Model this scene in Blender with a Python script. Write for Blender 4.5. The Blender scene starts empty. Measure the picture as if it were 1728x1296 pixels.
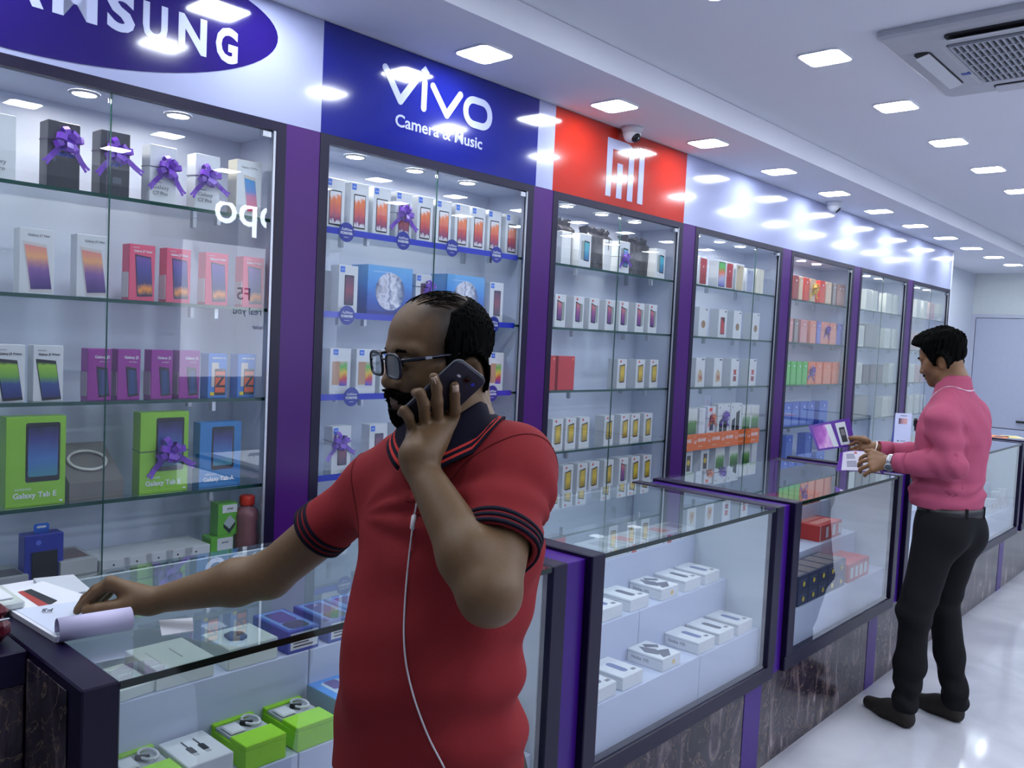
import bpy, bmesh, math, random
import numpy as np
from mathutils import Vector, Matrix, Euler

random.seed(7)
S = bpy.context.scene
COL = S.collection
PI = math.pi

# ------------------------------------------------------------------ camera, light, exposure
CAM = np.array([2.4352, 0.0, 1.595])
FW = np.array([-0.671286, 0.739153, -0.055030])
RT = np.array([0.737705, 0.673478, 0.047102])
UP = np.array([-0.071877, 0.008977, 0.997373])
FPX = 1433.81
cam_data = bpy.data.cameras.new('camera')
cam_data.sensor_width = 36.0
cam_data.lens = FPX / 1728 * 36
cam_data.clip_start = 0.05
cam_data.clip_end = 60
cam = bpy.data.objects.new('camera', cam_data)
COL.objects.link(cam)
M = Matrix.Identity(4)
for i in range(3):
    M[i][0], M[i][1], M[i][2], M[i][3] = RT[i], UP[i], -FW[i], CAM[i]
cam.matrix_world = M
S.camera = cam

w = bpy.data.worlds.new('world')
S.world = w
w.use_nodes = True
w.node_tree.nodes['Background'].inputs[0].default_value = (0.55, 0.62, 0.8, 1)
w.node_tree.nodes['Background'].inputs[1].default_value = 0.25

S.view_settings.view_transform = 'Standard'
S.view_settings.look = 'None'
S.view_settings.gamma = 1.0
S.view_settings.exposure = -0.28
S.view_settings.use_curve_mapping = False
S.cycles.use_denoising = True
S.cycles.max_bounces = 10
S.cycles.transparent_max_bounces = 24
S.cycles.glossy_bounces = 5
S.cycles.diffuse_bounces = 4
S.cycles.sample_clamp_indirect = 6.0
S.cycles.caustics_reflective = False
S.cycles.caustics_refractive = False
PANEL_POWER = 72.0        # ceiling panels
SPOT_POWER = 115.0         # little downlights in the cabinets
LIGHT_COL = (0.84, 0.91, 1.0)

# ------------------------------------------------------------------ geometry helpers
def back(px, py, ax, val):
    d = FW + RT * (px - 864) / FPX - UP * (py - 648) / FPX
    t = (val - CAM[ax]) / d[ax]
    return CAM + t * d

def dep(px, py, t):
    return CAM + t * (FW + RT * (px - 864) / FPX - UP * (py - 648) / FPX)

def yat(px, x, z):
    a = np.array([x, 0, z]) - CAM
    k = px - 864
    return (k * (a @ FW) - FPX * (a @ RT)) / (FPX * RT[1] - k * FW[1])

def lin(c):
    return tuple(((v / 255) / 12.92 if v / 255 <= 0.04045 else ((v / 255 + 0.055) / 1.055) ** 2.4) for v in c)

MATS = {}
def mat(name, rgb, rough=0.5, metal=0.0, spec=0.5, var=0.05, scale=30.0, bump=0.0, emit=None, strength=0.0, coat=0.0):
    if name in MATS:
        return MATS[name]
    m = bpy.data.materials.new(name)
    m.use_nodes = True
    nt = m.node_tree
    b = nt.nodes['Principled BSDF']
    c = lin(rgb)
    b.inputs['Roughness'].default_value = rough
    b.inputs['Metallic'].default_value = metal
    b.inputs['Specular IOR Level'].default_value = spec
    b.inputs['Coat Weight'].default_value = coat
    b.inputs['Coat Roughness'].default_value = 0.06
    tc = nt.nodes.new('ShaderNodeTexCoord')
    nz = nt.nodes.new('ShaderNodeTexNoise')
    nz.inputs['Scale'].default_value = scale
    nz.inputs['Detail'].default_value = 4
    nt.links.new(tc.outputs['Object'], nz.inputs['Vector'])
    mx = nt.nodes.new('ShaderNodeMix')
    mx.data_type = 'RGBA'
    mx.inputs[6].default_value = tuple(max(0, v * (1 - var)) for v in c) + (1,)
    mx.inputs[7].default_value = tuple(min(1, v * (1 + var)) for v in c) + (1,)
    nt.links.new(nz.outputs['Fac'], mx.inputs[0])
    nt.links.new(mx.outputs[2], b.inputs['Base Color'])
    if bump:
        bp = nt.nodes.new('ShaderNodeBump')
        bp.inputs['Strength'].default_value = bump
        bp.inputs['Distance'].default_value = 0.002
        nt.links.new(nz.outputs['Fac'], bp.inputs['Height'])
        nt.links.new(bp.outputs[0], b.inputs['Normal'])
    if emit:
        b.inputs['Emission Color'].default_value = emit + (1,)
        b.inputs['Emission Strength'].default_value = strength
    MATS[name] = m
    return m

def grad(name, stops, axis=2, noise=0.0, nscale=6.0, rough=0.3, spec=0.5):
    """printed picture: colour ramp along one axis of the print, a little distorted"""
    if name in MATS:
        return MATS[name]
    m = bpy.data.materials.new(name)
    m.use_nodes = True
    nt = m.node_tree
    b = nt.nodes['Principled BSDF']
    b.inputs['Roughness'].default_value = rough
    b.inputs['Specular IOR Level'].default_value = spec
    tc = nt.nodes.new('ShaderNodeTexCoord')
    sp = nt.nodes.new('ShaderNodeSeparateXYZ')
    nt.links.new(tc.outputs['Generated'], sp.inputs[0])
    nz = nt.nodes.new('ShaderNodeTexNoise')
    nz.inputs['Scale'].default_value = nscale
    nz.inputs['Detail'].default_value = 3
    nt.links.new(tc.outputs['Generated'], nz.inputs['Vector'])
    ma = nt.nodes.new('ShaderNodeMath')
    ma.operation = 'MULTIPLY_ADD'
    ma.inputs[1].default_value = noise
    nt.links.new(nz.outputs['Fac'], ma.inputs[0])
    sb = nt.nodes.new('ShaderNodeMath')
    sb.operation = 'SUBTRACT'
    sb.inputs[1].default_value = noise * 0.5
    nt.links.new(sp.outputs[axis], sb.inputs[0])
    nt.links.new(sb.outputs[0], ma.inputs[2])
    rp = nt.nodes.new('ShaderNodeValToRGB')
    el = rp.color_ramp.elements
    el[0].position, el[0].color = stops[0][0], lin(stops[0][1]) + (1,)
    el[1].position, el[1].color = stops[-1][0], lin(stops[-1][1]) + (1,)
    for p, c in stops[1:-1]:
        e = el.new(p)
        e.color = lin(c) + (1,)
    nt.links.new(ma.outputs[0], rp.inputs[0])
    nt.links.new(rp.outputs[0], b.inputs['Base Color'])
    MATS[name] = m
    return m

def glass(name, tint=(0.93, 0.97, 0.96), ior=1.5, rough=0.0, boost=1.9):
    """thin clear glass: the pane lets light straight through and mirrors by Fresnel"""
    if name in MATS:
        return MATS[name]
    m = bpy.data.materials.new(name)
    m.use_nodes = True
    nt = m.node_tree
    nt.nodes.clear()
    out = nt.nodes.new('ShaderNodeOutputMaterial')
    tr = nt.nodes.new('ShaderNodeBsdfTransparent')
    tr.inputs[0].default_value = tint + (1,)
    gl = nt.nodes.new('ShaderNodeBsdfGlossy')
    gl.inputs['Roughness'].default_value = rough
    gl.inputs[0].default_value = (0.95, 0.98, 1, 1)
    fr = nt.nodes.new('ShaderNodeFresnel')
    fr.inputs[0].default_value = ior
    ml = nt.nodes.new('ShaderNodeMath')
    ml.operation = 'MULTIPLY'
    ml.inputs[1].default_value = boost
    ml.use_clamp = True
    nt.links.new(fr.outputs[0], ml.inputs[0])
    ge = nt.nodes.new('ShaderNodeNewGeometry')      # only the entry face mirrors: a thin pane does not trap light
    iv = nt.nodes.new('ShaderNodeMath')
    iv.operation = 'SUBTRACT'
    iv.inputs[0].default_value = 1.0
    nt.links.new(ge.outputs['Backfacing'], iv.inputs[1])
    m2 = nt.nodes.new('ShaderNodeMath')
    m2.operation = 'MULTIPLY'
    nt.links.new(ml.outputs[0], m2.inputs[0])
    nt.links.new(iv.outputs[0], m2.inputs[1])
    ml = m2
    mx = nt.nodes.new('ShaderNodeMixShader')
    nt.links.new(ml.outputs[0], mx.inputs[0])
    nt.links.new(tr.outputs[0], mx.inputs[1])
    nt.links.new(gl.outputs[0], mx.inputs[2])
    nt.links.new(mx.outputs[0], out.inputs[0])
    MATS[name] = m
    return m

class MB:
    """collects pieces into one mesh"""
    def __init__(s):
        s.v, s.f, s.mi = [], [], []
    def add(s, vs, fs, mi=0):
        o = len(s.v)
        s.v += [tuple(map(float, p)) for p in vs]
        s.f += [tuple(i + o for i in f) for f in fs]
        s.mi += [mi] * len(fs)
        return s
    def box(s, x0, x1, y0, y1, z0, z1, mi=0):
        vs = [(x, y, z) for x in (x0, x1) for y in (y0, y1) for z in (z0, z1)]
        return s.add(vs, [(0, 1, 3, 2), (4, 6, 7, 5), (0, 4, 5, 1), (2, 3, 7, 6), (0, 2, 6, 4), (1, 5, 7, 3)], mi)
    def cbox(s, x0, x1, y0, y1, z0, z1, c=0.002, mi=0):
        """box with chamfered edges"""
        c = min(c, abs(x1 - x0) * .45, abs(y1 - y0) * .45, abs(z1 - z0) * .45)
        bm = bmesh.new()
        bmesh.ops.create_cube(bm, size=1)
        for v in bm.verts:
            v.co = Vector(((x0, x1)[v.co.x > 0], (y0, y1)[v.co.y > 0], (z0, z1)[v.co.z > 0]))
        bmesh.ops.bevel(bm, geom=list(bm.edges), offset=c, segments=1, affect='EDGES', profile=0.5)
        bm.verts.index_update()
        s.add([v.co for v in bm.verts], [[v.index for v in f.verts] for f in bm.faces], mi)
        bm.free()
        return s
    def tube(s, pts, r, n=8, mi=0, cap=True, closed=False):
        pts = [Vector(p) for p in pts]
        rs = r if isinstance(r, (list, tuple)) else [r] * len(pts)
        rings = []
        prev = None
        N = len(pts)
        for i, p in enumerate(pts):
            if closed:
                t = pts[(i + 1) % N] - pts[i - 1]
            else:
                t = pts[min(i + 1, N - 1)] - pts[max(i - 1, 0)]
            t.normalize()
            if prev is None:
                a = Vector((0, 0, 1)) if abs(t.z) < 0.9 else Vector((1, 0, 0))
                u = t.cross(a).normalized()
            else:
                u = (prev - t * prev.dot(t)).normalized()
            prev = u
            q = t.cross(u)
            rings.append([p + (u * math.cos(2 * PI * k / n) + q * math.sin(2 * PI * k / n)) * rs[i] for k in range(n)])
        vs = [p for rg in rings for p in rg]
        fs = []
        for i in range(N if closed else N - 1):
            j = (i + 1) % N
            for k in range(n):
                fs.append((i * n + k, i * n + (k + 1) % n, j * n + (k + 1) % n, j * n + k))
        if cap and not closed:
            fs.append(tuple(range(n - 1, -1, -1)))
            fs.append(tuple((N - 1) * n + k for k in range(n)))
        return s.add(vs, fs, mi)
    def lathe(s, prof, n=20, c=(0, 0, 0), mi=0, cap=True):
        vs = [(c[0] + r * math.cos(2 * PI * k / n), c[1] + r * math.sin(2 * PI * k / n), c[2] + z) for r, z in prof for k in range(n)]
        fs = [(i * n + k, i * n + (k + 1) % n, (i + 1) * n + (k + 1) % n, (i + 1) * n + k) for i in range(len(prof) - 1) for k in range(n)]
        if cap:
            fs.append(tuple(range(n - 1, -1, -1)))
            fs.append(tuple((len(prof) - 1) * n + k for k in range(n)))
        return s.add(vs, fs, mi)
    def prism(s, pts, f, t0, t1, mi=0):
        """flat outline pushed to a thickness; f maps (a, b, t) to 3D"""
        n = len(pts)
        vs = [f(a, b, t0) for a, b in pts] + [f(a, b, t1) for a, b in pts]
        fs = [tuple(range(n - 1, -1, -1)), tuple(range(n, 2 * n))] + [(i, (i + 1) % n, n + (i + 1) % n, n + i) for i in range(n)]
        return s.add(vs, fs, mi)
    def mesh(s, name, mats, smooth=False):
        me = bpy.data.meshes.new(name)
        me.from_pydata(s.v, [], s.f)
        for m in (mats if isinstance(mats, (list, tuple)) else [mats]):
            me.materials.append(m)
        if any(s.mi):
            me.polygons.foreach_set('material_index', s.mi)
        bm = bmesh.new()
        bm.from_mesh(me)
        bmesh.ops.recalc_face_normals(bm, faces=bm.faces)
        bm.to_mesh(me)
        bm.free()
        if smooth:
            me.polygons.foreach_set('use_smooth', [True] * len(me.polygons))
        me.update()
        return me
    def obj(s, name, mats, parent=None, smooth=False):
        return link(name, s.mesh(name, mats, smooth), parent)

def link(name, me, parent=None):
    o = bpy.data.objects.new(name, me)
    COL.objects.link(o)
    if parent is not None:
        o.parent = parent
    return o

def tag(o, label=None, cat=None, group=None, kind=None):
    if label: o['label'] = label
    if cat: o['category'] = cat
    if group: o['group'] = group
    if kind: o['kind'] = kind
    return o

def empty(name, loc, rotz=0.0):
    o = bpy.data.objects.new(name, None)
    o.empty_display_size = 0.05
    COL.objects.link(o)
    o.location = loc
    o.rotation_euler = (0, 0, rotz)
    return o

def rrect(w, h, r, n=5, cx=0, cy=0):
    pts = []
    for sx, sy, a0 in ((1, 1, 0), (-1, 1, 90), (-1, -1, 180), (1, -1, 270)):
        for k in range(n):
            a = math.radians(a0 + 90 * k / (n - 1))
            pts.append((cx + sx * (w / 2 - r) + r * math.cos(a), cy + sy * (h / 2 - r) + r * math.sin(a)))
    return pts

TXT = {}
def text_mesh(s, size, material, bold=0.0, ext=0.0004, align='CENTER', shear=0.0, sx=1.0, spacing=1.0):
    """lettering as a mesh lying in its own XY plane"""
    k = (s, size, material.name, bold, ext, align, shear, sx, spacing)
    if k in TXT:
        return TXT[k]
    cu = bpy.data.curves.new('lettering', 'FONT')
    cu.body = s
    cu.size = size
    cu.align_x = align
    cu.align_y = 'CENTER'
    cu.extrude = ext
    cu.offset = bold
    cu.shear = shear
    cu.space_character = spacing
    cu.resolution_u = 3
    ob = bpy.data.objects.new('lettering', cu)
    COL.objects.link(ob)
    bpy.context.view_layer.update()
    me = bpy.data.meshes.new_from_object(ob.evaluated_get(bpy.context.evaluated_depsgraph_get()))
    bpy.data.objects.remove(ob)
    me.name = 'lettering'
    me.materials.clear()
    me.materials.append(material)
    if sx != 1.0:
        me.transform(Matrix.Diagonal((sx, 1, 1, 1)))
    TXT[k] = me
    return me

FACE_X = (PI / 2, 0, PI / 2)          # text turned to face +x
def lettering(s, size, material, loc, parent=None, rot=FACE_X, name='lettering', **kw):
    o = link(name, text_mesh(s, size, material, **kw), parent)
    o.location = loc
    o.rotation_euler = rot
    return o

ORD = ['first', 'second', 'third', 'fourth', 'fifth', 'sixth', 'seventh', 'eighth', 'ninth', 'tenth', 'eleventh', 'twelfth', 'thirteenth', 'fourteenth', 'fifteenth']
# ------------------------------------------------------------------ materials of the place
WHITE = mat('white_laminate', (214, 220, 232), 0.35, var=0.03, scale=4)
INNER = mat('cabinet_white', (218, 225, 246), 0.4, var=0.05, scale=3)
CEIL = mat('ceiling_paint', (232, 234, 242), 0.8, var=0.02, scale=2)
NAVY = mat('dark_violet_granite', (20, 13, 44), 0.32, spec=0.3, var=0.35, scale=300)
PURPLE = mat('purple_laminate', (60, 14, 120), 0.3, spec=0.3, var=0.10, scale=3)
PURPLEW = mat('plum_laminate', (66, 16, 100), 0.3, spec=0.3, var=0.10, scale=3)
METAL = mat('brushed_aluminium', (186, 190, 198), 0.35, 0.9)
BLACK = mat('black_plastic', (14, 14, 18), 0.4)
GLASS = glass('clear_glass', (0.975, 0.985, 0.985))
TOPGLASS = glass('thick_clear_glass', (0.92, 0.955, 0.945))
GEDGE = mat('green_glass_edge', (34, 76, 70), 0.12, var=0.2, scale=20)
DEDGE = mat('dark_green_glass_edge', (12, 36, 30), 0.1, var=0.2, scale=20)
PANEL = mat('light_panel', (255, 255, 255), 0.5, emit=LIGHT_COL, strength=PANEL_POWER)
SPOT = mat('downlight_lens', (255, 255, 255), 0.5, emit=(0.98, 0.96, 0.9), strength=SPOT_POWER)

def marble_floor():
    m = bpy.data.materials.new('polished_white_floor')
    m.use_nodes = True
    nt = m.node_tree
    b = nt.nodes['Principled BSDF']
    b.inputs['Roughness'].default_value = 0.09
    tc = nt.nodes.new('ShaderNodeTexCoord')
    n1 = nt.nodes.new('ShaderNodeTexNoise')
    n1.inputs['Scale'].default_value = 1.4
    n1.inputs['Detail'].default_value = 6
    n1.inputs['Distortion'].default_value = 1.2
    nt.links.new(tc.outputs['Object'], n1.inputs['Vector'])
    rp = nt.nodes.new('ShaderNodeValToRGB')
    rp.color_ramp.elements[0].position = 0.35
    rp.color_ramp.elements[0].color = lin((184, 184, 193)) + (1,)
    rp.color_ramp.elements[1].position = 0.65
    rp.color_ramp.elements[1].color = lin((212, 212, 219)) + (1,)
    nt.links.new(n1.outputs['Fac'], rp.inputs[0])
    nt.links.new(rp.outputs[0], b.inputs['Base Color'])
    return m

def dark_marble():
    m = bpy.data.materials.new('dark_veined_marble')
    m.use_nodes = True
    nt = m.node_tree
    b = nt.nodes['Principled BSDF']
    b.inputs['Roughness'].default_value = 0.14
    tc = nt.nodes.new('ShaderNodeTexCoord')
    mp = nt.nodes.new('ShaderNodeMapping')
    mp.inputs['Scale'].default_value = (9, 9, 2.6)
    mp.inputs['Rotation'].default_value = (0.35, 0, 0)
    nt.links.new(tc.outputs['Object'], mp.inputs[0])
    n1 = nt.nodes.new('ShaderNodeTexNoise')
    n1.inputs['Scale'].default_value = 1.0
    n1.inputs['Detail'].default_value = 9
    n1.inputs['Distortion'].default_value = 1.6
    nt.links.new(mp.outputs[0], n1.inputs['Vector'])
    rp = nt.nodes.new('ShaderNodeValToRGB')
    e = rp.color_ramp.elements
    e[0].position, e[0].color = 0.38, lin((24, 19, 30)) + (1,)
    e[1].position, e[1].color = 0.78, lin((178, 168, 176)) + (1,)
    x = e.new(0.55); x.color = lin((58, 49, 62)) + (1,)
    x = e.new(0.66); x.color = lin((112, 98, 100)) + (1,)
    nt.links.new(n1.outputs['Fac'], rp.inputs[0])
    n2 = nt.nodes.new('ShaderNodeTexNoise')
    n2.inputs['Scale'].default_value = 7
    n2.inputs['Detail'].default_value = 5
    n2.inputs['Distortion'].default_value = 2.5
    nt.links.new(tc.outputs['Object'], n2.inputs['Vector'])
    r2 = nt.nodes.new('ShaderNodeValToRGB')
    k = r2.color_ramp.elements
    k[0].position, k[0].color = 0.49, (0, 0, 0, 1)
    k[1].position, k[1].color = 0.52, (0, 0, 0, 1)
    kk = k.new(0.505); kk.color = (0.6, 0.6, 0.6, 1)
    nt.links.new(n2.outputs['Fac'], r2.inputs[0])
    mx = nt.nodes.new('ShaderNodeMix')
    mx.data_type = 'RGBA'
    mx.inputs[7].default_value = lin((150, 128, 104)) + (1,)
    nt.links.new(r2.outputs[0], mx.inputs[0])
    nt.links.new(rp.outputs[0], mx.inputs[6])
    nt.links.new(mx.outputs[2], b.inputs['Base Color'])
    return m
MARBLE = dark_marble()

# ------------------------------------------------------------------ room shell
ZS, ZM, XS = 2.614, 2.722, 0.45       # soffit, main ceiling, soffit edge
XR, YB, YF = 4.3, -2.6, 11.3
def struct(name, mb, m, smooth=False):
    return tag(mb.obj(name, m, None, smooth), kind='structure')
struct('floor', MB().box(-0.6, XR, YB, YF, -0.1, 0), marble_floor())
struct('wall_left', MB().box(-0.6, -0.40, YB, YF, 0, 2.9), WHITE)
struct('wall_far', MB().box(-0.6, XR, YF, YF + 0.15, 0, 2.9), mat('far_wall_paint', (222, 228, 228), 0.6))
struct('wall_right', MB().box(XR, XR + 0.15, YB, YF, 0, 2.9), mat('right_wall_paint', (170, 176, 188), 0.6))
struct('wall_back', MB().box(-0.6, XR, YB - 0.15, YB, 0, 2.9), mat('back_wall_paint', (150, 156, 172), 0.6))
struct('ceiling', MB().box(-0.6, XR, YB, YF, ZM, 2.9), CEIL)
struct('trim_1', MB().box(-0.4, XS, YB, YF, ZS, ZM - 0.002), CEIL)
struct('trim_2', MB().box(XR - 0.75, XR, YB, YF, ZS, ZM - 0.002), CEIL)
dm = mat('door_laminate', (186, 192, 212), 0.4)
d = struct('door_1', MB().cbox(-0.35, 0.85, YF - 0.03, YF - 0.004, 0.01, 2.085, 0.003), dm)
fr = MB()
fr.box(-0.40, -0.355, YF - 0.04, YF - 0.004, 0, 2.13).box(0.855, 0.90, YF - 0.04, YF - 0.004, 0, 2.13).box(-0.355, 0.855, YF - 0.04, YF - 0.004, 2.09, 2.13)
fr.obj('door_frame', mat('door_frame_paint', (196, 200, 216), 0.4), d)
MB().tube([(0.16, YF - 0.07, 0.89), (0.29, YF - 0.07, 0.89)], 0.014).box(0.17, 0.19, YF - 0.07, YF - 0.03, 0.885, 0.895).box(0.26, 0.28, YF - 0.07, YF - 0.03, 0.885, 0.895).obj('door_handle', BLACK, d)

# ------------------------------------------------------------------ ceiling lights
LW = 0.17
f0 = MB()
fo, fi = rrect(LW, LW, 0.03), rrect(LW - 0.012, LW - 0.012, 0.026)
n = len(fo)
vs = [(a, b, 0) for a, b in fo] + [(a, b, -0.006) for a, b in fo] + [(a, b, -0.006) for a, b in fi] + [(a, b, -0.001) for a, b in fi]
fs = [(r * n + i, r * n + (i + 1) % n, (r + 1) * n + (i + 1) % n, (r + 1) * n + i) for r in range(3) for i in range(n)]
f0.add(vs, fs)
frame_me = f0.mesh('light_frame', mat('light_frame_white', (235, 238, 245), 0.4))
diff_me = MB().prism(rrect(LW - 0.012, LW - 0.012, 0.026), lambda a, b, t: (a, b, t), -0.005, -0.001).mesh('diffuser', PANEL)
def ceiling_light(x, y, z, label, group):
    t = tag(empty('ceiling_light', (x, y, z)), label, 'light', group)
    link('frame', frame_me, t)
    link('diffuser', diff_me, t)
far = ['in front of the blue sign', 'between the blue and red signs', 'over the red sign', 'past the red sign']
for k in range(-3, 11):
    if k < 0:
        lb = 'square soffit light panel, %s before the blue sign' % ORD[-k - 1]
    else:
        lb = 'square soffit light panel, %s from the front, %s' % (ORD[k], far[min(k, 3)])
    ceiling_light(0.213, 2.215 + 0.805 * k, ZS, lb, 'square lights along the wall soffit')
for k in range(-3, 11):
    if k < 0:
        lb = 'square main ceiling light panel, %s one out of view before the air conditioner' % ORD[-k - 1]
    else:
        lb = 'square main ceiling light panel, %s from the front left of the air conditioner' % ORD[k]
    ceiling_light(1.045, 2.42 + 0.805 * k, ZM, lb, 'square lights on the main ceiling')
for r, x in enumerate((2.65, 3.4)):  # unseen rows added out of view, set close to brighten floor and ceiling
    for k in range(-2, 9):
        ceiling_light(x, 2.42 + 0.805 * k, ZM, 'unseen added square light panel right of the camera, %s row, %s from the back' % (('near', 'far')[r], ORD[k + 2]), 'added square lights out of view right of the camera')

# ------------------------------------------------------------------ air conditioner in the ceiling
ACW = mat('ac_white_plastic', (188, 190, 196), 0.5)
ac = tag(empty('ceiling_air_conditioner', (1.715, 3.495, ZM)), 'white square cassette air conditioner with grey grille set into the ceiling', 'air conditioner')
H = 0.43
A = MB()
outer, inner = rrect(2 * H, 2 * H, 0.03, 4), rrect(0.50, 0.50, 0.02, 4)
n = len(outer)
rings = [(outer, -0.0005), (outer, -0.022), (rrect(2 * H - 0.03, 2 * H - 0.03, 0.03, 4), -0.03), (rrect(0.53, 0.53, 0.02, 4), -0.036), (inner, -0.03), (inner, -0.012)]
vs = [(a, b, z) for rg, z in rings for a, b in rg]
fs = [(r * n + i, r * n + (i + 1) % n, (r + 1) * n + (i + 1) % n, (r + 1) * n + i) for r in range(len(rings) - 1) for i in range(n)]
fs.append(tuple(range((len(rings) - 1) * n, len(rings) * n)))
A.add(vs, fs).obj('panel', ACW, ac)
G = MB()
for i in range(24):
    x = -0.235 + i * 0.0204
    G.box(x - 0.0035, x + 0.0035, -0.24, 0.24, -0.040, -0.030)
for j in range(7):
    y = -0.24 + j * 0.08
    G.box(-0.24, 0.24, y - 0.004, y + 0.004, -0.041, -0.031)
o = G.obj('grille', mat('grille_white', (176, 180, 188), 0.5), ac)
MB().box(-0.236, 0.236, -0.236, 0.236, -0.0305, -0.028).obj('filter', mat('filter_grey', (66, 68, 76), 0.9), ac)
for k in range(4):
    a = k * PI / 2
    def R(x, y, z, a=a): return (x * math.cos(a) - y * math.sin(a), x * math.sin(a) + y * math.cos(a), z)
    s = MB().prism(rrect(0.058, 0.45, 0.02, 4), lambda p, q, t: R(-0.335 + p, q, t), -0.0372, -0.030)
    s.obj('outlet_slot', mat('slot_dark', (36, 36, 42), 0.7), ac)
    l = MB()
    for q in range(6):
        u0 = -0.215 + q * 0.43 / 6
        l.add([R(-0.355 + .045 * c, u0 + (0.43 / 6) * d_, -0.042 - .012 * (1 - c)) for c, d_ in ((0, 0), (0, 1), (1, 1), (1, 0))] + [R(-0.355 + .045 * c, u0 + (0.43 / 6) * d_, -0.039 - .012 * (1 - c)) for c, d_ in ((0, 0), (0, 1), (1, 1), (1, 0))], [(0, 1, 2, 3), (4, 7, 6, 5), (0, 4, 5, 1), (1, 5, 6, 2), (2, 6, 7, 3), (3, 7, 4, 0)])
    l.obj('louvre', mat('louvre_white', (206, 208, 214), 0.45), ac)
MB().box(-0.285, -0.255, 0.09, 0.115, -0.0375, -0.034).obj('blue_label', mat('label_blue', (70, 90, 170), 0.5), ac)['label'] = 'small blue sticker'

# ------------------------------------------------------------------ security cameras
def cctv(loc, yaw, label):
    t = tag(empty('security_camera', loc, yaw), label, 'camera', 'security cameras on the soffit')
    w_ = mat('camera_white_plastic', (206, 208, 216), 0.35)
    MB().lathe([(0.052, 0), (0.052, -0.012), (0.046, -0.02), (0.044, -0.026)], 24).obj('base', w_, t, True)
    b = MB()
    pts = []
    for i in range(9):
        a = i / 8 * PI / 2
        pts.append((0.044 * math.cos(a), -0.026 - 0.046 * math.sin(a)))
    b.lathe(pts[:-1] + [(0.002, -0.072)], 24).obj('eyeball', w_, t, True)
    dv = Vector((0.72, -0.25, -0.62)).normalized()
    c = Vector((0, 0, -0.03))
    MB().tube([c + dv * 0.030, c + dv * 0.0455, c + dv * 0.0456], [0.026, 0.020, 0.012], 20).obj('lens_ring', BLACK, t, True)
    MB().tube([c + dv * 0.044, c + dv * 0.048], 0.009, 16).obj('lens', mat('camera_lens', (8, 8, 24), 0.05), t, True)
cb_ = back(1067, 215, 2, ZS)
cctv((max(cb_[0], .06), cb_[1], ZS), 0.2, 'white dome security camera under the soffit in front of the red sign')
cctv((0.085, 5.75, ZS), 0.9, 'white dome security camera under the soffit past the red sign')

# ------------------------------------------------------------------ sign boards above the cabinets
ZT = 2.246
P0, PM, PW = 1.5428, 1.22, 0.1306      # first pillar, module, pillar width
def pl(i): return P0 + PM * i
SGW = mat('glossy_white_vinyl', (160, 166, 200), 0.13, var=0.02, scale=5, coat=0.5)
SGB = mat('glossy_blue_vinyl', (22, 30, 128), 0.10, var=0.03, scale=5, coat=0.5)
SGR = mat('glossy_red_vinyl', (164, 36, 18), 0.13, var=0.03, scale=5, coat=0.5)
SGE = mat('glossy_indigo_vinyl', (30, 14, 98), 0.10, var=0.04, scale=5, coat=0.5)
LET = mat('sign_letter_white', (176, 182, 214), 0.16, var=0.02, coat=0.4)
def board(y0, y1, m, label):
    t = tag(empty('sign_board', (0, (y0 + y1) / 2, ZT)), label, 'sign')
    MB().box(-0.05, 0, y0 - (y0 + y1) / 2, y1 - (y0 + y1) / 2, 0.001, ZS - ZT - 0.002).obj('board', m, t)
    return t, (y0 + y1) / 2
YW = P0 + PW
t, yc = board(-0.9, YW, SGW, 'white sign board with a dark indigo ellipse and white capital letters')
el = []
th = math.radians(7)
for i in range(64):
    a = 2 * PI * i / 64
    x, z = 0.565 * math.cos(a), 0.167 * math.sin(a)
    el.append((0.94 + x * math.cos(th) - z * math.sin(th) - yc, min(2.44 + x * math.sin(th) + z * math.cos(th), ZS - 0.004) - ZT))
MB().prism(el, lambda a, b, t_: (t_, a, b), 0.0004, 0.0016).obj('ellipse', SGE, t)
for ch, yl, yr in (('S', 0.61, 0.685), ('A', 0.70, 0.815), ('M', 0.836, 0.949), ('S', 0.974, 1.050), ('U', 1.072, 1.143), ('N', 1.175, 1.262), ('G', 1.291, 1.363)):
    me = text_mesh(ch, 0.145, LET, bold=0.0055, ext=0.0005)
    xs = [v.co.x for v in me.vertices]
    zs = [v.co.y for v in me.vertices]
    o = link('letter', me, t)
    o.rotation_euler = FACE_X
    sx = (yr - yl) / (max(xs) - min(xs))
    sy = 0.106 / (max(zs) - min(zs))
    o.scale = (sx, sy, 1)
    o.location = (0.0022, (yl + yr) / 2 - yc - sx * (max(xs) + min(xs)) / 2, 2.434 - ZT - sy * (max(zs) + min(zs)) / 2)
t, yc = board(YW, 2.772, SGB, 'glossy blue sign board with a white rounded logo and slogan')
def stroke(pts, r, name, t, yc, closed=False):
    """flat rounded stroke of a logo"""
    mb = MB()
    for i in range(len(pts) if closed else len(pts) - 1):
        (a, b), (c, d_) = pts[i], pts[(i + 1) % len(pts)]
        L = math.hypot(c - a, d_ - b)
        ux, uy = (c - a) / L, (d_ - b) / L
        out = []
        ang = math.atan2(uy, ux)
        for k in range(9):
            q = ang - PI / 2 + PI * k / 8
            out.append((c + r * math.cos(q), d_ + r * math.sin(q)))
        for k in range(9):
            q = ang + PI / 2 + PI * k / 8
            out.append((a + r * math.cos(q), b + r * math.sin(q)))
        mb.prism(out, lambda p, q, t_: (t_ + i * 0.00002, p - yc, q - ZT), 0.0004, 0.0016)
    return mb.obj(name, LET, t)
stroke([(1.935, 2.528), (2.008, 2.428), (2.078, 2.520)], 0.0135, 'letter', t, yc)
stroke([(2.1215, 2.522), (2.1205, 2.428)], 0.0135, 'letter', t, yc)
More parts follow.
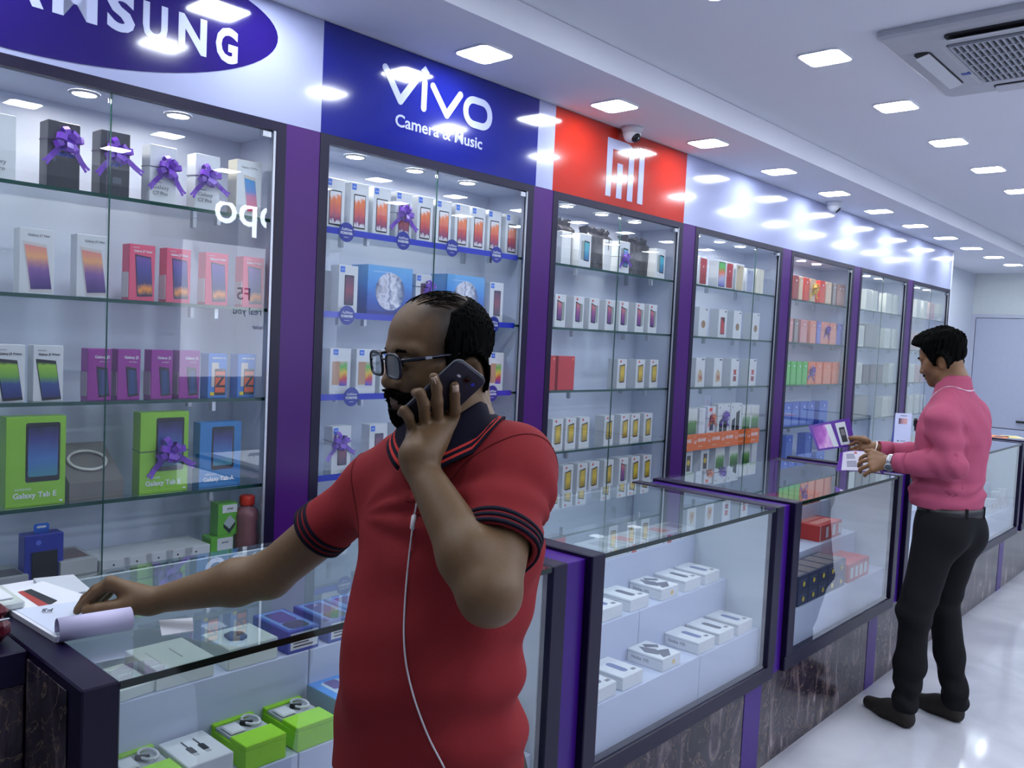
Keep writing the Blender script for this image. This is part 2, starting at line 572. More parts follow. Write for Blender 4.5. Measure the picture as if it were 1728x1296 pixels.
MB().prism([(2.1215 + 0.021 * math.cos(k * PI / 2), 2.561 + 0.021 * math.sin(k * PI / 2)) for k in range(4)], lambda a, b, t_: (t_, a - yc, b - ZT), 0.0004, 0.0016).obj('letter_dot', LET, t)
stroke([(2.163, 2.518), (2.238, 2.428), (2.306, 2.520)], 0.0135, 'letter', t, yc)
stroke([(2.405 + a, 2.4715 + b) for a, b in rrect(0.135, 0.094, 0.045, 7)], 0.0135, 'letter', t, yc, True)
o = lettering('Camera & Music', 0.062, LET, (0.0012, 2.212 - yc, 2.355 - ZT), t, bold=0.001)
xs = [v.co.x for v in o.data.vertices]
o.scale = (0.447 / (max(xs) - min(xs)), 1, 1)
t, yc = board(2.772, 2.884, SGW, 'narrow white board between the blue sign and the red sign')
t, yc = board(2.884, pl(2), SGR, 'glossy red orange sign board with a white angular two letter logo')
o1, o2 = 2.557 - ZT, 2.285 - ZT
m1 = [(3.272, o2), (3.312, o2), (3.316, o1 - .047), (3.425, o1 - .047), (3.438, o1 - .05), (3.447, o1 - .058), (3.450, o1 - .07), (3.448, o2), (3.494, o2), (3.494, o1 - .052), (3.488, o1 - .03), (3.474, o1 - .012), (3.452, o1 - .002), (3.435, o1), (3.272, o1)]
MB().prism([(a - yc, b) for a, b in m1], lambda a, b, t_: (t_, a, b), 0.0004, 0.0016).obj('letter', LET, t)
for a, b, top in ((3.358, 3.402, 2.45), (3.538, 3.583, 2.557)):
    MB().box(0.0004, 0.0016, a - yc, b - yc, o2, top - ZT).obj('letter', LET, t)
t, yc = board(pl(2), 6.42 - 1.12, SGW, 'plain glossy white board right after the red sign')
t, yc = board(6.42 - 1.12, 7.3, SGW, 'plain glossy white board in the middle of the far wall run')
t, yc = board(7.3, 8.86, SGW, 'plain glossy white board at the far end of the wall run')

# ------------------------------------------------------------------ wall display cabinets and purple pillars
SHZ = [1.94, 1.65, 1.36, 1.075]
BASE = 0.85
DEPTH = 0.26
cab_names = ['under the ellipse sign', 'under the blue sign', 'under the red sign', 'first past the red sign', 'second past the red sign', 'third past the red sign', 'last at the far end']
splits = [0.994, 2.212, 3.42, 4.85, 6.35, 7.07, 8.32]
spots = [[0.40, 0.675, 0.949, 1.218], [1.874, 2.156, 2.437], [3.081, 3.355, 3.637], [4.232, 4.518, 4.772], [5.39, 5.654, 5.91], [6.62, 6.88, 7.14], [7.86, 8.12, 8.40]]
spot_me = MB().lathe([(0.040, 0), (0.040, -0.004), (0.031, -0.006), (0.030, -0.003)], 20, cap=False).mesh('downlight_ring', mat('downlight_rim', (225, 228, 235), 0.3), True)
lens_me = MB().lathe([(0.0305, -0.003), (0.0305, -0.0045)], 20).mesh('downlight_lens', SPOT)
brk_me = MB().box(-0.02, 0.0, -0.006, 0.006, -0.03, -0.0005).mesh('shelf_bracket', METAL)
FT = 0.036
for i in range(7):
    y0, y1 = pl(i - 1) + PW, pl(i)
    if i == 0: y0 = 0.30
    ym = (y0 + y1) / 2
    c = tag(empty('display_cabinet', (-DEPTH / 2, ym, 0)), 'tall glass fronted display cabinet on the wall, ' + cab_names[i], 'cabinet', 'wall display cabinets')
    ox, oy = DEPTH / 2, ym
    def B(x0, x1, a0, a1, z0, z1): return MB().box(x0 + ox, x1 + ox, a0 - oy, a1 - oy, z0, z1)
    B(-DEPTH - .012, -DEPTH, y0, y1, BASE - .02, ZT - .002).obj('back_panel', INNER, c)
    for a in (y0, y1 - .012):
        B(-DEPTH, -0.02, a, a + .012, BASE - .02, ZT - .002).obj('side_panel', INNER, c)
    B(-DEPTH, -0.02, y0 + .012, y1 - .012, 2.214, ZT - .002).obj('top_panel', INNER, c)
    B(-DEPTH, -0.02, y0 + .012, y1 - .012, BASE - .02, BASE).obj('bottom_panel', INNER, c)
    B(-DEPTH, -0.004, y0, y1, 0, BASE - .021).obj('base_cupboard', WHITE, c)
    fm = MB()
    for (a0, a1, z0, z1) in ((y0, y0 + FT, BASE - .02, ZT), (y1 - FT, y1, BASE - .02, ZT), (y0 + FT, y1 - FT, ZT - .03, ZT), (y0 + FT, y1 - FT, BASE - .02, BASE + .01)):
        B(-0.019, 0.002, a0, a1, z0, z1).obj('frame_rail', NAVY, c)
    sp = splits[i]
    B(-0.0055, 0.0005, y1 - FT - .009, y1 - FT - .0005, BASE + .011, ZT - .031).obj('edge_strip', METAL, c)
    B(-0.0105, -0.0065, y0 + FT, sp, BASE + .011, ZT - .031).obj('glass_door', GLASS, c)
    g2 = B(-0.0175, -0.0135, sp - .004, y1 - FT, BASE + .011, ZT - .031).obj('glass_door', GLASS, c)
    B(-0.0112, -0.0060, sp - .0004, sp + .0022, BASE + .012, ZT - .032).obj('glass_edge', GEDGE, c)
    for k, z in enumerate(SHZ):
        s = B(-DEPTH + .002, -0.034, y0 + .014, y1 - .014, z - .0105, z).obj('glass_shelf', TOPGLASS, c)
        B(-0.0338, -0.032, y0 + .014, y1 - .014, z - .0105, z).obj('shelf_edge', GEDGE, s)
        for a in (y0 + .25, y1 - .2):
            for x in (-0.045, -0.20):
                b = link('shelf_bracket', brk_me, s)
                b.location = (x + ox, a - oy, z - .0105)
    for y in spots[i]:
        d = link('downlight', spot_me, c)
        d.location = (-0.075 + ox, y - oy, 2.2138)
        l = link('lens', lens_me, d)
    h = B(-0.0065, 0.004, y1 - FT - .05, y1 - FT - .02, ZT - .055, ZT - .038).obj('corner_clip', METAL, c)
pil = ['left of the blue sign', 'between blue and red signs', 'right of the red sign', 'after the first plain cabinet', 'after the second plain cabinet', 'beside the last cabinet']
for i in range(6):
    t = tag(MB().box(-DEPTH, 0.0, pl(i) + .0005, pl(i) + PW - .0005, 0, ZT).obj('wall_pillar', PURPLEW), 'tall purple laminate strip between wall cabinets, ' + pil[i], 'pillar', 'purple strips between the wall cabinets')
t = tag(MB().box(-0.40, 0.0, 8.864, 8.90, 0, ZS - .002).obj('end_panel', WHITE), 'white end panel closing the run of wall cabinets', 'panel')
# ------------------------------------------------------------------ boxed goods
def pm(rgb, rough=0.38):
    return mat('print_%d_%d_%d' % rgb, rgb, rough, var=0.04, scale=25)
CARDW = mat('white_card', (216, 220, 226), 0.38, var=0.03, scale=20)
CARDG = mat('grey_card', (168, 172, 178), 0.5, var=0.05, scale=20)
TXG = pm((110, 114, 124)); TXW = pm((235, 238, 245)); TXB = pm((36, 70, 235)); TXK = pm((40, 42, 50))
BEZ = pm((24, 25, 32), 0.25)
BOWM = mat('purple_satin_ribbon', (112, 48, 190), 0.3, var=0.2, scale=60)
CORD = mat('dark_ribbon_string', (54, 34, 84), 0.5)

def ribbon(mb, pts, wv, wd, th=0.0006, mi=0):
    """flat ribbon along a path; wv gives the width direction at each point"""
    n = len(pts)
    vs = []
    for i, p in enumerate(pts):
        p = Vector(p)
        t = Vector(pts[min(i + 1, n - 1)]) - Vector(pts[max(i - 1, 0)])
        wdir = Vector(wv[i] if isinstance(wv, list) else wv).normalized()
        nn = t.cross(wdir).normalized() * th
        a, b = p - wdir * wd / 2, p + wdir * wd / 2
        vs += [a - nn, b - nn, b + nn, a + nn]
    fs = [(4 * i + k, 4 * i + (k + 1) % 4, 4 * i + 4 + (k + 1) % 4, 4 * i + 4 + k) for i in range(n - 1) for k in range(4)]
    fs += [(0, 3, 2, 1), (4 * n - 4, 4 * n - 3, 4 * n - 2, 4 * n - 1)]
    mb.add(vs, fs, mi)

def bow_mesh(name, m, s=1.0, seed=0):
    rnd = random.Random(seed)
    mb = MB()
    for k in range(7):
        a = 2 * PI * k / 7 + rnd.uniform(-.2, .2)
        d = Vector((0.35 + 0.4 * (k % 2), math.cos(a), math.sin(a))).normalized()
        sd = d.cross(Vector((1, 0.2, 0.1))).normalized()
        L = 0.034 * s * rnd.uniform(.85, 1.15)
        pts = []
        for i in range(9):
            q = 2 * PI * i / 8
            pts.append(d * (L * (1 - math.cos(q)) / 2) + d.cross(sd) * (0.011 * s * math.sin(q)) + Vector((0.003, 0, 0)))
        ribbon(mb, pts, sd, 0.015 * s)
    for a, L in ((-2.35, 0.062), (-0.75, 0.068)):
        a += rnd.uniform(-.25, .25)
        d = Vector((0.12, math.cos(a), math.sin(a))).normalized()
        sd = d.cross(Vector((1, 0, 0))).normalized()
        pts = [d * (L * s * i / 5) + Vector((0.006 * math.sin(i), 0, -0.004 * i * i / 25)) for i in range(6)]
        ribbon(mb, pts, sd, 0.013 * s)
        e = Vector(pts[-1])
        for q in (-1, 1):
            ribbon(mb, [e + sd * q * 0.0035 * s, e + sd * q * 0.005 * s + d * 0.009 * s], sd, 0.006 * s)
    mb.lathe([(0.001, -0.004), (0.007 * s, -0.002), (0.007 * s, 0.003), (0.001, 0.006)], 8, (0.006, 0, 0))
    return mb.mesh(name, m)
BOWS = [bow_mesh('ribbon_bow', BOWM, 1.0, q) for q in range(3)]
BOWY = bow_mesh('ribbon_bow', mat('yellow_satin_ribbon', (232, 196, 40), 0.3), 1.0, 5)
BOWO = bow_mesh('ribbon_bow', mat('orange_satin_ribbon', (236, 130, 80), 0.3), 1.0, 6)

KIND = {}
def kind(key, name, w, h, d, body, decor=(), chamfer=0.0012, extra=None):
    me = MB().cbox(-d, 0, -w / 2, w / 2, 0, h, chamfer).mesh(name, body)
    parts = []
    for q, it in enumerate(decor):
        typ = it[0]
        t0, t1 = 0.0001, 0.0005 + 0.00035 * q
        if typ == 'rect':
            _, pn, m, y0, z0, y1, z1 = it
            r = min((y1 - y0) * w, (z1 - z0) * h) * 0.06
            o = MB().prism(rrect((y1 - y0) * w, (z1 - z0) * h, r, 3, (y0 + y1) / 2 * w - w / 2, (z0 + z1) / 2 * h), lambda a, b, t: (t, a, b), t0, t1).mesh(pn, m)
        elif typ == 'poly':
            _, pn, m, pts = it
            o = MB().prism([(a * w - w / 2, b * h) for a, b in pts], lambda a, b, t: (t, a, b), t0, t1).mesh(pn, m)
        elif typ == 'disc':
            _, pn, m, cy, cz, r = it
            o = MB().prism([(cy * w - w / 2 + r * math.cos(2 * PI * k / 24), cz * h + r * math.sin(2 * PI * k / 24)) for k in range(24)], lambda a, b, t: (t, a, b), t0, t1).mesh(pn, m)
        elif typ == 'side':                               # print on the left flank
            _, pn, m, x0, z0, x1, z1 = it
            o = MB().box(-d * (1 - x0), -d * (1 - x1), -w / 2 - t1, -w / 2, z0 * h, z1 * h).mesh(pn, m)
        elif typ == 'top':
            _, pn, m, y0, x0, y1, x1 = it
            o = MB().box(-d * x1, -d * x0, y0 * w - w / 2, y1 * w - w / 2, h, h + t1).mesh(pn, m)
        elif typ == 'text':
            _, s, size, m, cy, cz = it[:6]
            kw = it[6] if len(it) > 6 else {}
            parts.append(('lettering', text_mesh(s, size, m, ext=0.0002, **kw), (t1 + 0.0002, cy * w - w / 2, cz * h), FACE_X))
            continue
        parts.append((o.name.split('.')[0], o, (0, 0, 0), (0, 0, 0)))
    KIND[key] = (name, me, parts, w, h, d)

def put(key, loc, label, cat='box', group=None, rotz=0.0, bow=None, name=None):
    nm, me, parts, w, h, d = KIND[key]
    o = link(name or nm, me)
    o.location = loc
    o.rotation_euler = (0, 0, rotz)
    tag(o, label, cat, group)
    for pn, pme, l, r in parts:
        c = link(pn, pme, o)
        c.location = l
        c.rotation_euler = r
    if bow is not None:
        fy, fz, sc = bow[:3]
        b = link('ribbon_bow', bow[3] if len(bow) > 3 else BOWS[len(label) % 3], o)
        b.location = (0.0015, fy * w - w / 2, fz * h)
        b.scale = (sc, sc, sc)
        bd = MB()
        z = fz * h
        e = 0.0008
        bd.tube([(e, -w / 2 - e, z), (e, w / 2 + e, z), (-d - e, w / 2 + e, z + .004), (-d - e, -w / 2 - e, z + .004)], 0.0012, 5, closed=True)
        bd.obj('ribbon_string', CORD, o)
    return o

def tilt(x0, z0, x1, z1, s=0.12):                          # a phone drawn in perspective
    return [(x0 + s, z0), (x1, z0 + .02), (x1 - s * .9, z1 - .03), (x0, z1)]

# prints
P_J7 = grad('picture_orange_violet', [(0.05, (70, 48, 120)), (0.45, (130, 90, 160)), (0.75, (236, 170, 120)), (1, (226, 140, 140))], 2, .25, 3)
P_J7N = grad('picture_blue_orange', [(0.0, (60, 40, 70)), (0.14, (240, 150, 60)), (0.3, (52, 44, 110)), (0.7, (70, 60, 150)), (1, (110, 70, 160))], 2, .3, 3)
P_J5 = grad('picture_green_navy', [(0.0, (34, 40, 110)), (0.4, (44, 70, 140)), (0.6, (110, 170, 60)), (0.9, (150, 200, 60)), (1, (30, 40, 30))], 2, .15, 3)
P_J2 = grad('picture_navy', [(0.0, (24, 30, 66)), (0.5, (40, 70, 130)), (1, (22, 26, 60))], 1, .5, 3)
P_TAB = grad('picture_tablet_blue', [(0.0, (70, 140, 160)), (0.35, (70, 120, 190)), (0.75, (60, 60, 130)), (1, (30, 34, 70))], 2, .35, 2.5)
P_VIVO = grad('picture_red_smoke', [(0.0, (226, 226, 232)), (0.12, (120, 40, 100)), (0.45, (206, 74, 60)), (0.78, (232, 120, 50)), (0.9, (230, 228, 232)), (1, (228, 228, 236))], 2, .55, 4)
P_SKY = grad('picture_blue_sky', [(0.0, (24, 44, 130)), (0.3, (34, 80, 180)), (0.6, (60, 140, 220)), (1, (110, 180, 236))], 2, .3, 3)
P_SWIRL = grad('picture_silver_swirl', [(0.0, (60, 66, 110)), (0.4, (226, 226, 240)), (0.55, (120, 130, 170)), (0.7, (236, 236, 246)), (1, (90, 110, 150))], 1, 1.2, 3.5, rough=.15)
P_MI = grad('picture_violet_peach', [(0.0, (76, 40, 120)), (0.5, (150, 70, 140)), (1, (220, 130, 120))], 2, .3, 3)
P_GOLD = grad('picture_gold', [(0.0, (150, 120, 20)), (0.5, (226, 194, 60)), (1, (190, 160, 50))], 2, .4, 3)
P_AQUA = grad('picture_aqua', [(0.0, (30, 90, 150)), (0.6, (60, 170, 200)), (1, (70, 180, 190))], 2, .2, 3)
P_RAIN = grad('picture_rainbow', [(0.0, (70, 70, 190)), (0.3, (206, 60, 60)), (0.55, (236, 200, 70)), (0.75, (90, 190, 90)), (1, (210, 190, 170))], 2, .5, 2)
P_LEAF = grad('picture_green_leaf', [(0.0, (54, 92, 40)), (0.45, (96, 150, 70)), (0.62, (216, 220, 214)), (1, (222, 224, 226))], 2, .4, 3)
P_BLPK = grad('picture_blue_pink', [(0.0, (210, 70, 110)), (0.45, (200, 110, 150)), (0.6, (90, 130, 200)), (1, (50, 140, 200))], 2, .1, 3)
P_ZZ = grad('picture_orange_red', [(0, (226, 90, 40)), (1, (236, 110, 60))], 2, .2, 3)

# kinds ------------------------------------------------------------
kind('dark_note', 'phone_box', .083, .178, .06, pm((40, 42, 52)), [('text', 'Note8', .020, TXB, .5, .52, dict(bold=.0004)), ('disc', 'seal', pm((90, 96, 110), .15), .2, .42, .006)])
kind('dark_s8', 'phone_box', .082, .180, .06, pm((40, 42, 52)), [('text', 'S8+', .022, TXB, .55, .5, dict(bold=.0004)), ('rect', 'sticker', pm((92, 98, 112), .2), .42, .2, .72, .3)])
kind('c7', 'phone_box', .080, .168, .055, CARDW, [('text', 'SAMSUNG', .006, TXG, .28, .36), ('text', 'Galaxy', .0175, TXG, .42, .275), ('text', 'C7 Pro', .0155, TXG, .4, .17)])
kind('c9', 'phone_box', .088, .176, .055, mat('cream_card', (226, 222, 206), .4), [('rect', 'front_print', CARDW, .02, .01, .98, .99), ('text', 'Galaxy C9 Pro', .0095, TXG, .5, .87), ('poly', 'phone_picture', pm((196, 190, 180), .3), tilt(.28, .06, .88, .74, .16)), ('poly', 'screen_picture', P_BLPK, tilt(.30, .09, .86, .68, .15))])
kind('j7', 'phone_box', .086, .174, .045, CARDW, [('text', 'Galaxy J7 Nxt', .0095, TXG, .55, .9), ('poly', 'phone_picture', pm((206, 200, 200), .3), tilt(.10, .03, .95, .80, .2)), ('poly', 'screen_picture', P_J7, tilt(.14, .07, .93, .75, .19))])
kind('j7n', 'phone_box', .076, .163, .048, pm((226, 84, 120)), [('text', 'Galaxy J7 Next', .0088, TXW, .52, .88, dict(bold=.0002)), ('text', 'SAMSUNG', .0042, TXW, .25, .94), ('poly', 'phone_picture', pm((60, 50, 84), .25), tilt(.22, .07, .92, .82, .1)), ('poly', 'screen_picture', P_J7N, tilt(.25, .10, .90, .79, .1)), ('side', 'barcode_label', pm((210, 200, 206)), .05, .05, .95, .5)])
kind('j5', 'phone_box', .076, .153, .045, CARDW, [('text', 'Galaxy J5 Prime', .0085, TXK, .52, .84, dict(bold=.0002)), ('text', 'SAMSUNG', .0045, TXG, .28, .91), ('poly', 'phone_picture', BEZ, tilt(.08, .02, .94, .76, .22)), ('poly', 'screen_picture', P_J5, tilt(.12, .07, .92, .70, .2))])
kind('j2', 'phone_box', .066, .147, .048, pm((150, 40, 150)), [('text', 'Galaxy J2', .0110, TXW, .6, .84, dict(bold=.0002)), ('text', '2017 Edition', .0045, TXW, .66, .75), ('poly', 'phone_picture', BEZ, tilt(.36, .06, .92, .66, .12)), ('poly', 'screen_picture', P_J2, tilt(.39, .10, .90, .61, .11)), ('side', 'barcode_label', pm((168, 150, 172)), .05, .08, .95, .55)])
kind('zbox', 'phone_box', .064, .139, .05, pm((66, 130, 214)), [('text', 'SAMSUNG Z2', .0075, TXW, .55, .90, dict(bold=.0002)), ('rect', 'phone_back_picture', pm((210, 200, 190), .3), .18, .25, .55, .80), ('rect', 'phone_picture', BEZ, .34, .06, .92, .66), ('rect', 'screen_picture', P_ZZ, .37, .12, .89, .60), ('text', 'Z', .052, TXK, .63, .36, dict(bold=.001)), ('rect', 'yellow_badge', pm((230, 206, 40)), .12, .05, .32, .13)])
kind('tabe', 'tablet_box', .150, .245, .05, pm((140, 200, 50)), [('rect', 'tablet_picture', BEZ, .32, .27, .90, .93), ('rect', 'screen_picture', P_TAB, .36, .33, .86, .88), ('text', 'SAMSUNG', .009, TXW, .28, .195), ('text', 'Galaxy Tab E', .0205, TXW, .48, .125, dict(bold=.0004)), ('rect', 'tick_mark', TXW, .90, .03, .95, .05)])
kind('taba', 'tablet_box', .142, .207, .045, pm((52, 130, 200)), [('rect', 'tablet_picture', BEZ, .28, .27, .82, .93), ('rect', 'screen_picture', P_TAB, .32, .33, .78, .88), ('text', 'SAMSUNG', .008, TXW, .26, .20), ('text', 'Galaxy Tab A', .0190, TXW, .46, .125, dict(bold=.0004))])
kind('vivo', 'phone_box', .080, .177, .05, CARDW, [('rect', 'blue_label', pm((44, 110, 220)), .06, .85, .30, .97), ('text', 'vivo', .0085, TXW, .18, .91), ('rect', 'phone_picture', BEZ, .18, .09, .82, .77), ('rect', 'screen_picture', P_VIVO, .21, .115, .79, .745)])
kind('vivod', 'phone_box', .083, .172, .05, CARDW, [('rect', 'blue_label', pm((44, 110, 220)), .06, .85, .30, .97), ('text', 'vivo', .0085, TXW, .18, .91), ('rect', 'phone_picture', BEZ, .30, .18, .78, .80), ('rect', 'screen_picture', grad('picture_dark_red', [(0, (60, 40, 70)), (.5, (140, 60, 80)), (1, (80, 50, 84))], 2, .3, 3), .33, .20, .75, .78)])
kind('vivor', 'phone_box', .090, .166, .05, CARDW, [('rect', 'blue_label', pm((44, 110, 220)), .14, .86, .38, .98), ('text', 'vivo', .0085, TXW, .26, .92), ('rect', 'phone_back_picture', pm((190, 150, 120), .3), .12, .22, .46, .72), ('rect', 'screen_picture', P_RAIN, .46, .20, .82, .72)])
kind('vivobig', 'gift_box', .214, .186, .10, P_SKY, [('disc', 'swirl_picture', P_SWIRL, .50, .50, .070), ('rect', 'slogan_line', pm((170, 206, 240)), .12, .87, .52, .885), ('rect', 'lower_band', pm((26, 40, 130)), .0, .0, 1.0, .10)])
kind('greyslim', 'phone_box', .085, .150, .10, CARDG, [('rect', 'code_label', pm((60, 64, 90)), .55, .04, .85, .18)])
kind('mi', 'phone_box', .080, .151, .06, CARDW, [('disc', 'red_logo', pm((210, 50, 50)), .32, .91, .006), ('rect', 'window', pm((150, 160, 154), .2), .22, .22, .86, .78), ('poly', 'phone_picture', BEZ, [(.20, .22), (.62, .20), (.62, .76), (.20, .84)]), ('poly', 'screen_picture', P_MI, [(.24, .25), (.59, .23), (.59, .73), (.24, .80)])])
kind('gold', 'phone_box', .080, .150, .06, CARDW, [('disc', 'red_logo', pm((210, 50, 50)), .32, .92, .006), ('rect', 'window', pm((176, 176, 160), .2), .16, .22, .80, .80), ('poly', 'phone_picture', BEZ, [(.28, .20), (.78, .22), (.78, .84), (.28, .78)]), ('poly', 'screen_picture', P_GOLD, [(.30, .23), (.74, .25), (.74, .80), (.30, .75)])])
kind('aqua', 'phone_box', .090, .158, .06, CARDW, [('rect', 'window', pm((150, 160, 154), .2), .16, .22, .86, .78), ('poly', 'phone_picture', BEZ, [(.40, .20), (.84, .19), (.84, .78), (.40, .80)]), ('poly', 'screen_picture', P_AQUA, [(.43, .23), (.81, .22), (.81, .74), (.43, .76)])])
kind('plainw', 'phone_box', .070, .16, .06, CARDW, [('rect', 'faint_print', CARDG, .15, .88, .40, .91)])
kind('cream', 'phone_box', .10, .155, .06, mat('cream_card', (226, 222, 206), .4), [('rect', 'seam', CARDG, .48, .0, .49, 1.0)])
kind('redbox', 'phone_box', .122, .158, .06, pm((196, 40, 46)), [('rect', 'logo_square', pm((236, 120, 90)), .84, .88, .94, .95)])
kind('redphone', 'phone_box', .094, .160, .06, CARDW, [('rect', 'phone_picture', grad('picture_red_phone', [(0, (150, 50, 54)), (1, (190, 40, 50))], 2, .2, 3), .14, .05, .90, .95), ('disc', 'phone_logo', TXW, .52, .66, .005)])
kind('colphone', 'phone_box', .094, .160, .06, CARDW, [('rect', 'phone_picture', BEZ, .10, .05, .92, .95), ('rect', 'screen_picture', grad('picture_green_swirl', [(0, (90, 90, 180)), (.35, (190, 190, 220)), (.6, (230, 110, 60)), (.75, (90, 190, 80)), (1, (70, 170, 80))], 2, .4, 2), .13, .07, .89, .93)])
kind('goldphone', 'phone_box', .104, .160, .06, CARDW, [('rect', 'phone_picture', pm((206, 190, 160), .25), .10, .04, .88, .95), ('disc', 'lens_picture', TXK, .32, .87, .007)])
kind('silverphone', 'phone_box', .100, .145, .06, CARDW, [('rect', 'phone_picture', pm((170, 176, 206), .25), .10, .04, .88, .93), ('disc', 'lens_picture', TXK, .32, .84, .006)])
kind('dsmall', 'phone_box', .10, .168, .06, CARDW, [('rect', 'logo_square', pm((70, 74, 86)), .70, .90, .88, .95), ('disc', 'phone_picture', pm((150, 120, 90), .2), .5, .42, .022)])
kind('dred', 'phone_box', .10, .168, .06, CARDW, [('rect', 'logo_square', pm((70, 74, 86)), .70, .90, .88, .95), ('rect', 'phone_picture', pm((80, 30, 40), .2), .25, .12, .72, .72), ('poly', 'screen_picture', pm((190, 50, 56), .3), [(.28, .15), (.68, .15), (.68, .5), (.28, .7)])])
kind('dflower', 'phone_box', .10, .168, .06, CARDW, [('rect', 'logo_square', pm((70, 74, 86)), .62, .92, .9, .97), ('poly', 'picture', pm((196, 170, 130), .3), [(.3, .15), (.8, .2), (.7, .5), (.45, .62), (.25, .4)]), ('disc', 'spot_picture', pm((170, 90, 80), .3), .55, .32, .014)])
kind('dtext', 'phone_box', .10, .168, .06, CARDW, [('rect', 'logo_square', pm((70, 74, 86)), .62, .92, .9, .97), ('poly', 'red_print', pm((190, 60, 70)), [(.3, .42), (.7, .42), (.62, .50), (.7, .60), (.3, .60), (.38, .50)]), ('rect', 'red_print', pm((140, 60, 70)), .32, .18, .68, .36)])
kind('dleaf', 'phone_box', .112, .16, .06, CARDW, [('rect', 'picture', P_LEAF, .06, .03, .94, .97)])
kind('dphones', 'phone_box', .145, .178, .06, CARDW, [('poly', 'phone_picture', BEZ, [(.15, .0), (.42, .0), (.42, .52), (.15, .42)]), ('poly', 'phone_picture', BEZ, [(.50, .0), (.80, .0), (.80, .76), (.50, .68)]), ('disc', 'logo', TXG, .15, .88, .005), ('disc', 'logo', TXG, .85, .92, .005)])
kind('dred_sq', 'phone_box', .092, .165, .06, CARDW, [('rect', 'red_label', pm((226, 90, 50)), .18, .84, .55, .96), ('rect', 'phone_picture', pm((90, 80, 80), .25), .3, .15, .75, .7), ('disc', 'flower_picture', pm((220, 190, 60), .3), .5, .45, .016)])
EK = {}
for key, rgb in (('e_darkred', (150, 50, 50)), ('e_red', (222, 60, 40)), ('e_cream', (222, 190, 160)), ('e_grey', (150, 140, 136)), ('e_peach', (232, 150, 126)), ('e_pink', (216, 150, 146)), ('e_violet', (124, 120, 200)), ('e_green', (80, 190, 70)), ('e_orange', (240, 130, 84)), ('e_blue', (56, 92, 200)), ('e_brown', (176, 130, 116))):
    lighter = tuple(min(255, int(v + (255 - v) * .18)) for v in rgb)
    EK[key] = (rgb, lighter)
    kind(key, 'phone_box', .118, .16, .06, pm(rgb), [('rect', 'front_print', pm(lighter), .08, .05, .92, .70), ('disc', 'logo', TXW, .7, .8, .008)])
kind('f_grey', 'tablet_box', .30, .185, .08, pm((140, 142, 140)), [('rect', 'front_print', pm((150, 152, 150)), .05, .05, .95, .95)])
kind('f_white', 'phone_box', .12, .165, .06, mat('pale_card', (222, 226, 218), .4), [('rect', 'front_print', pm((206, 210, 204)), .1, .1, .9, .85)])
kind('f_pink', 'phone_box', .12, .16, .06, pm((196, 170, 170)), [('rect', 'front_print', pm((180, 140, 144)), .1, .1, .9, .9)])
kind('f_dark', 'phone_box', .13, .15, .06, pm((96, 92, 94)), [('rect', 'front_print', pm((120, 110, 108)), .1, .1, .9, .85)])

SHN = ['top shelf', 'second shelf', 'third shelf', 'fourth shelf', 'bottom']
CBN = ['under ellipse sign', 'under blue sign', 'under red sign', 'first cabinet past red sign', 'second cabinet past red sign', 'third cabinet past red sign', 'last cabinet']
def row(ci, si, items, group=None):
    z = (SHZ + [BASE])[si]
    yl, yh = (pl(ci - 1) + PW if ci else 0.30) + .016, pl(ci) - .016
    for q, it in enumerate(items):
        key, pxl, pxr, look = it[:4]
        bow = it[4] if len(it) > 4 else None
        xf = it[5] if len(it) > 5 else -0.052
        if key in EK:                                     # coloured cartons come in several widths
            wd = round(max(.045, abs(yat(pxr, xf, z) - yat(pxl, xf, z)) - .003), 2)
            k2 = '%s %.2f' % (key, wd)
            if k2 not in KIND:
                kind(k2, 'phone_box', wd, .16, .06, pm(EK[key][0]), [('rect', 'front_print', pm(EK[key][1]), .08, .05, .92, .70), ('disc', 'logo', TXW, .6, .8, .008)])
            key = k2
        nm, me, parts, w_, h_, d_ = KIND[key]
        y = (yat(pxl, xf, z) + yat(pxr, xf, z)) / 2
        y = min(max(y, yl + w_ / 2), yh - w_ / 2)
        lab = '%s, %s from left, %s, %s' % (look, ORD[q], SHN[si], CBN[ci])
        put(key, (xf, y, z), lab, 'box', group or ('boxes on the %s %s' % (SHN[si], CBN[ci])), 0, bow)

row(0, 0, [('c7', -30, 24, 'white phone box'), ('dark_note', 79, 134, 'black phone box purple bow', (.55, .72, 1.15)), ('dark_s8', 168, 218, 'black phone box purple bow', (.5, .68, 1.15)),
           ('c7', 252, 296, 'white phone box purple bow', (.62, .62, 1.1)), ('c7', 328, 370, 'white phone box purple bow', (.45, .6, 1.1)), ('c9', 397, 440, 'cream box with phone picture')])
row(0, 1, [('j7', 32, 90, 'white phone box tilted phone'), ('j7', 128, 182, 'white phone box tilted phone'), ('j7n', 217, 260, 'pink phone box'), ('j7n', 280, 320, 'pink phone box'), ('j7n', 344, 385, 'pink phone box'), ('j7n', 407, 445, 'pink phone box')])
row(0, 2, [('j5', -10, 39, 'white box green phone'), ('j5', 55, 106, 'white box green phone'), ('j2', 147, 187, 'magenta phone box'), ('j2', 196, 237, 'magenta phone box'), ('j2', 253, 291, 'magenta phone box'), ('j2', 299, 338, 'magenta phone box'), ('zbox', 350, 382, 'blue box orange phone'), ('zbox', 398, 432, 'blue box orange phone')])
row(0, 3, [('tabe', 10, 108, 'lime green tablet box'), ('tabe', 230, 320, 'lime green box purple bow', (.56, .52, 1.3)), ('taba', 335, 405, 'blue tablet box')])

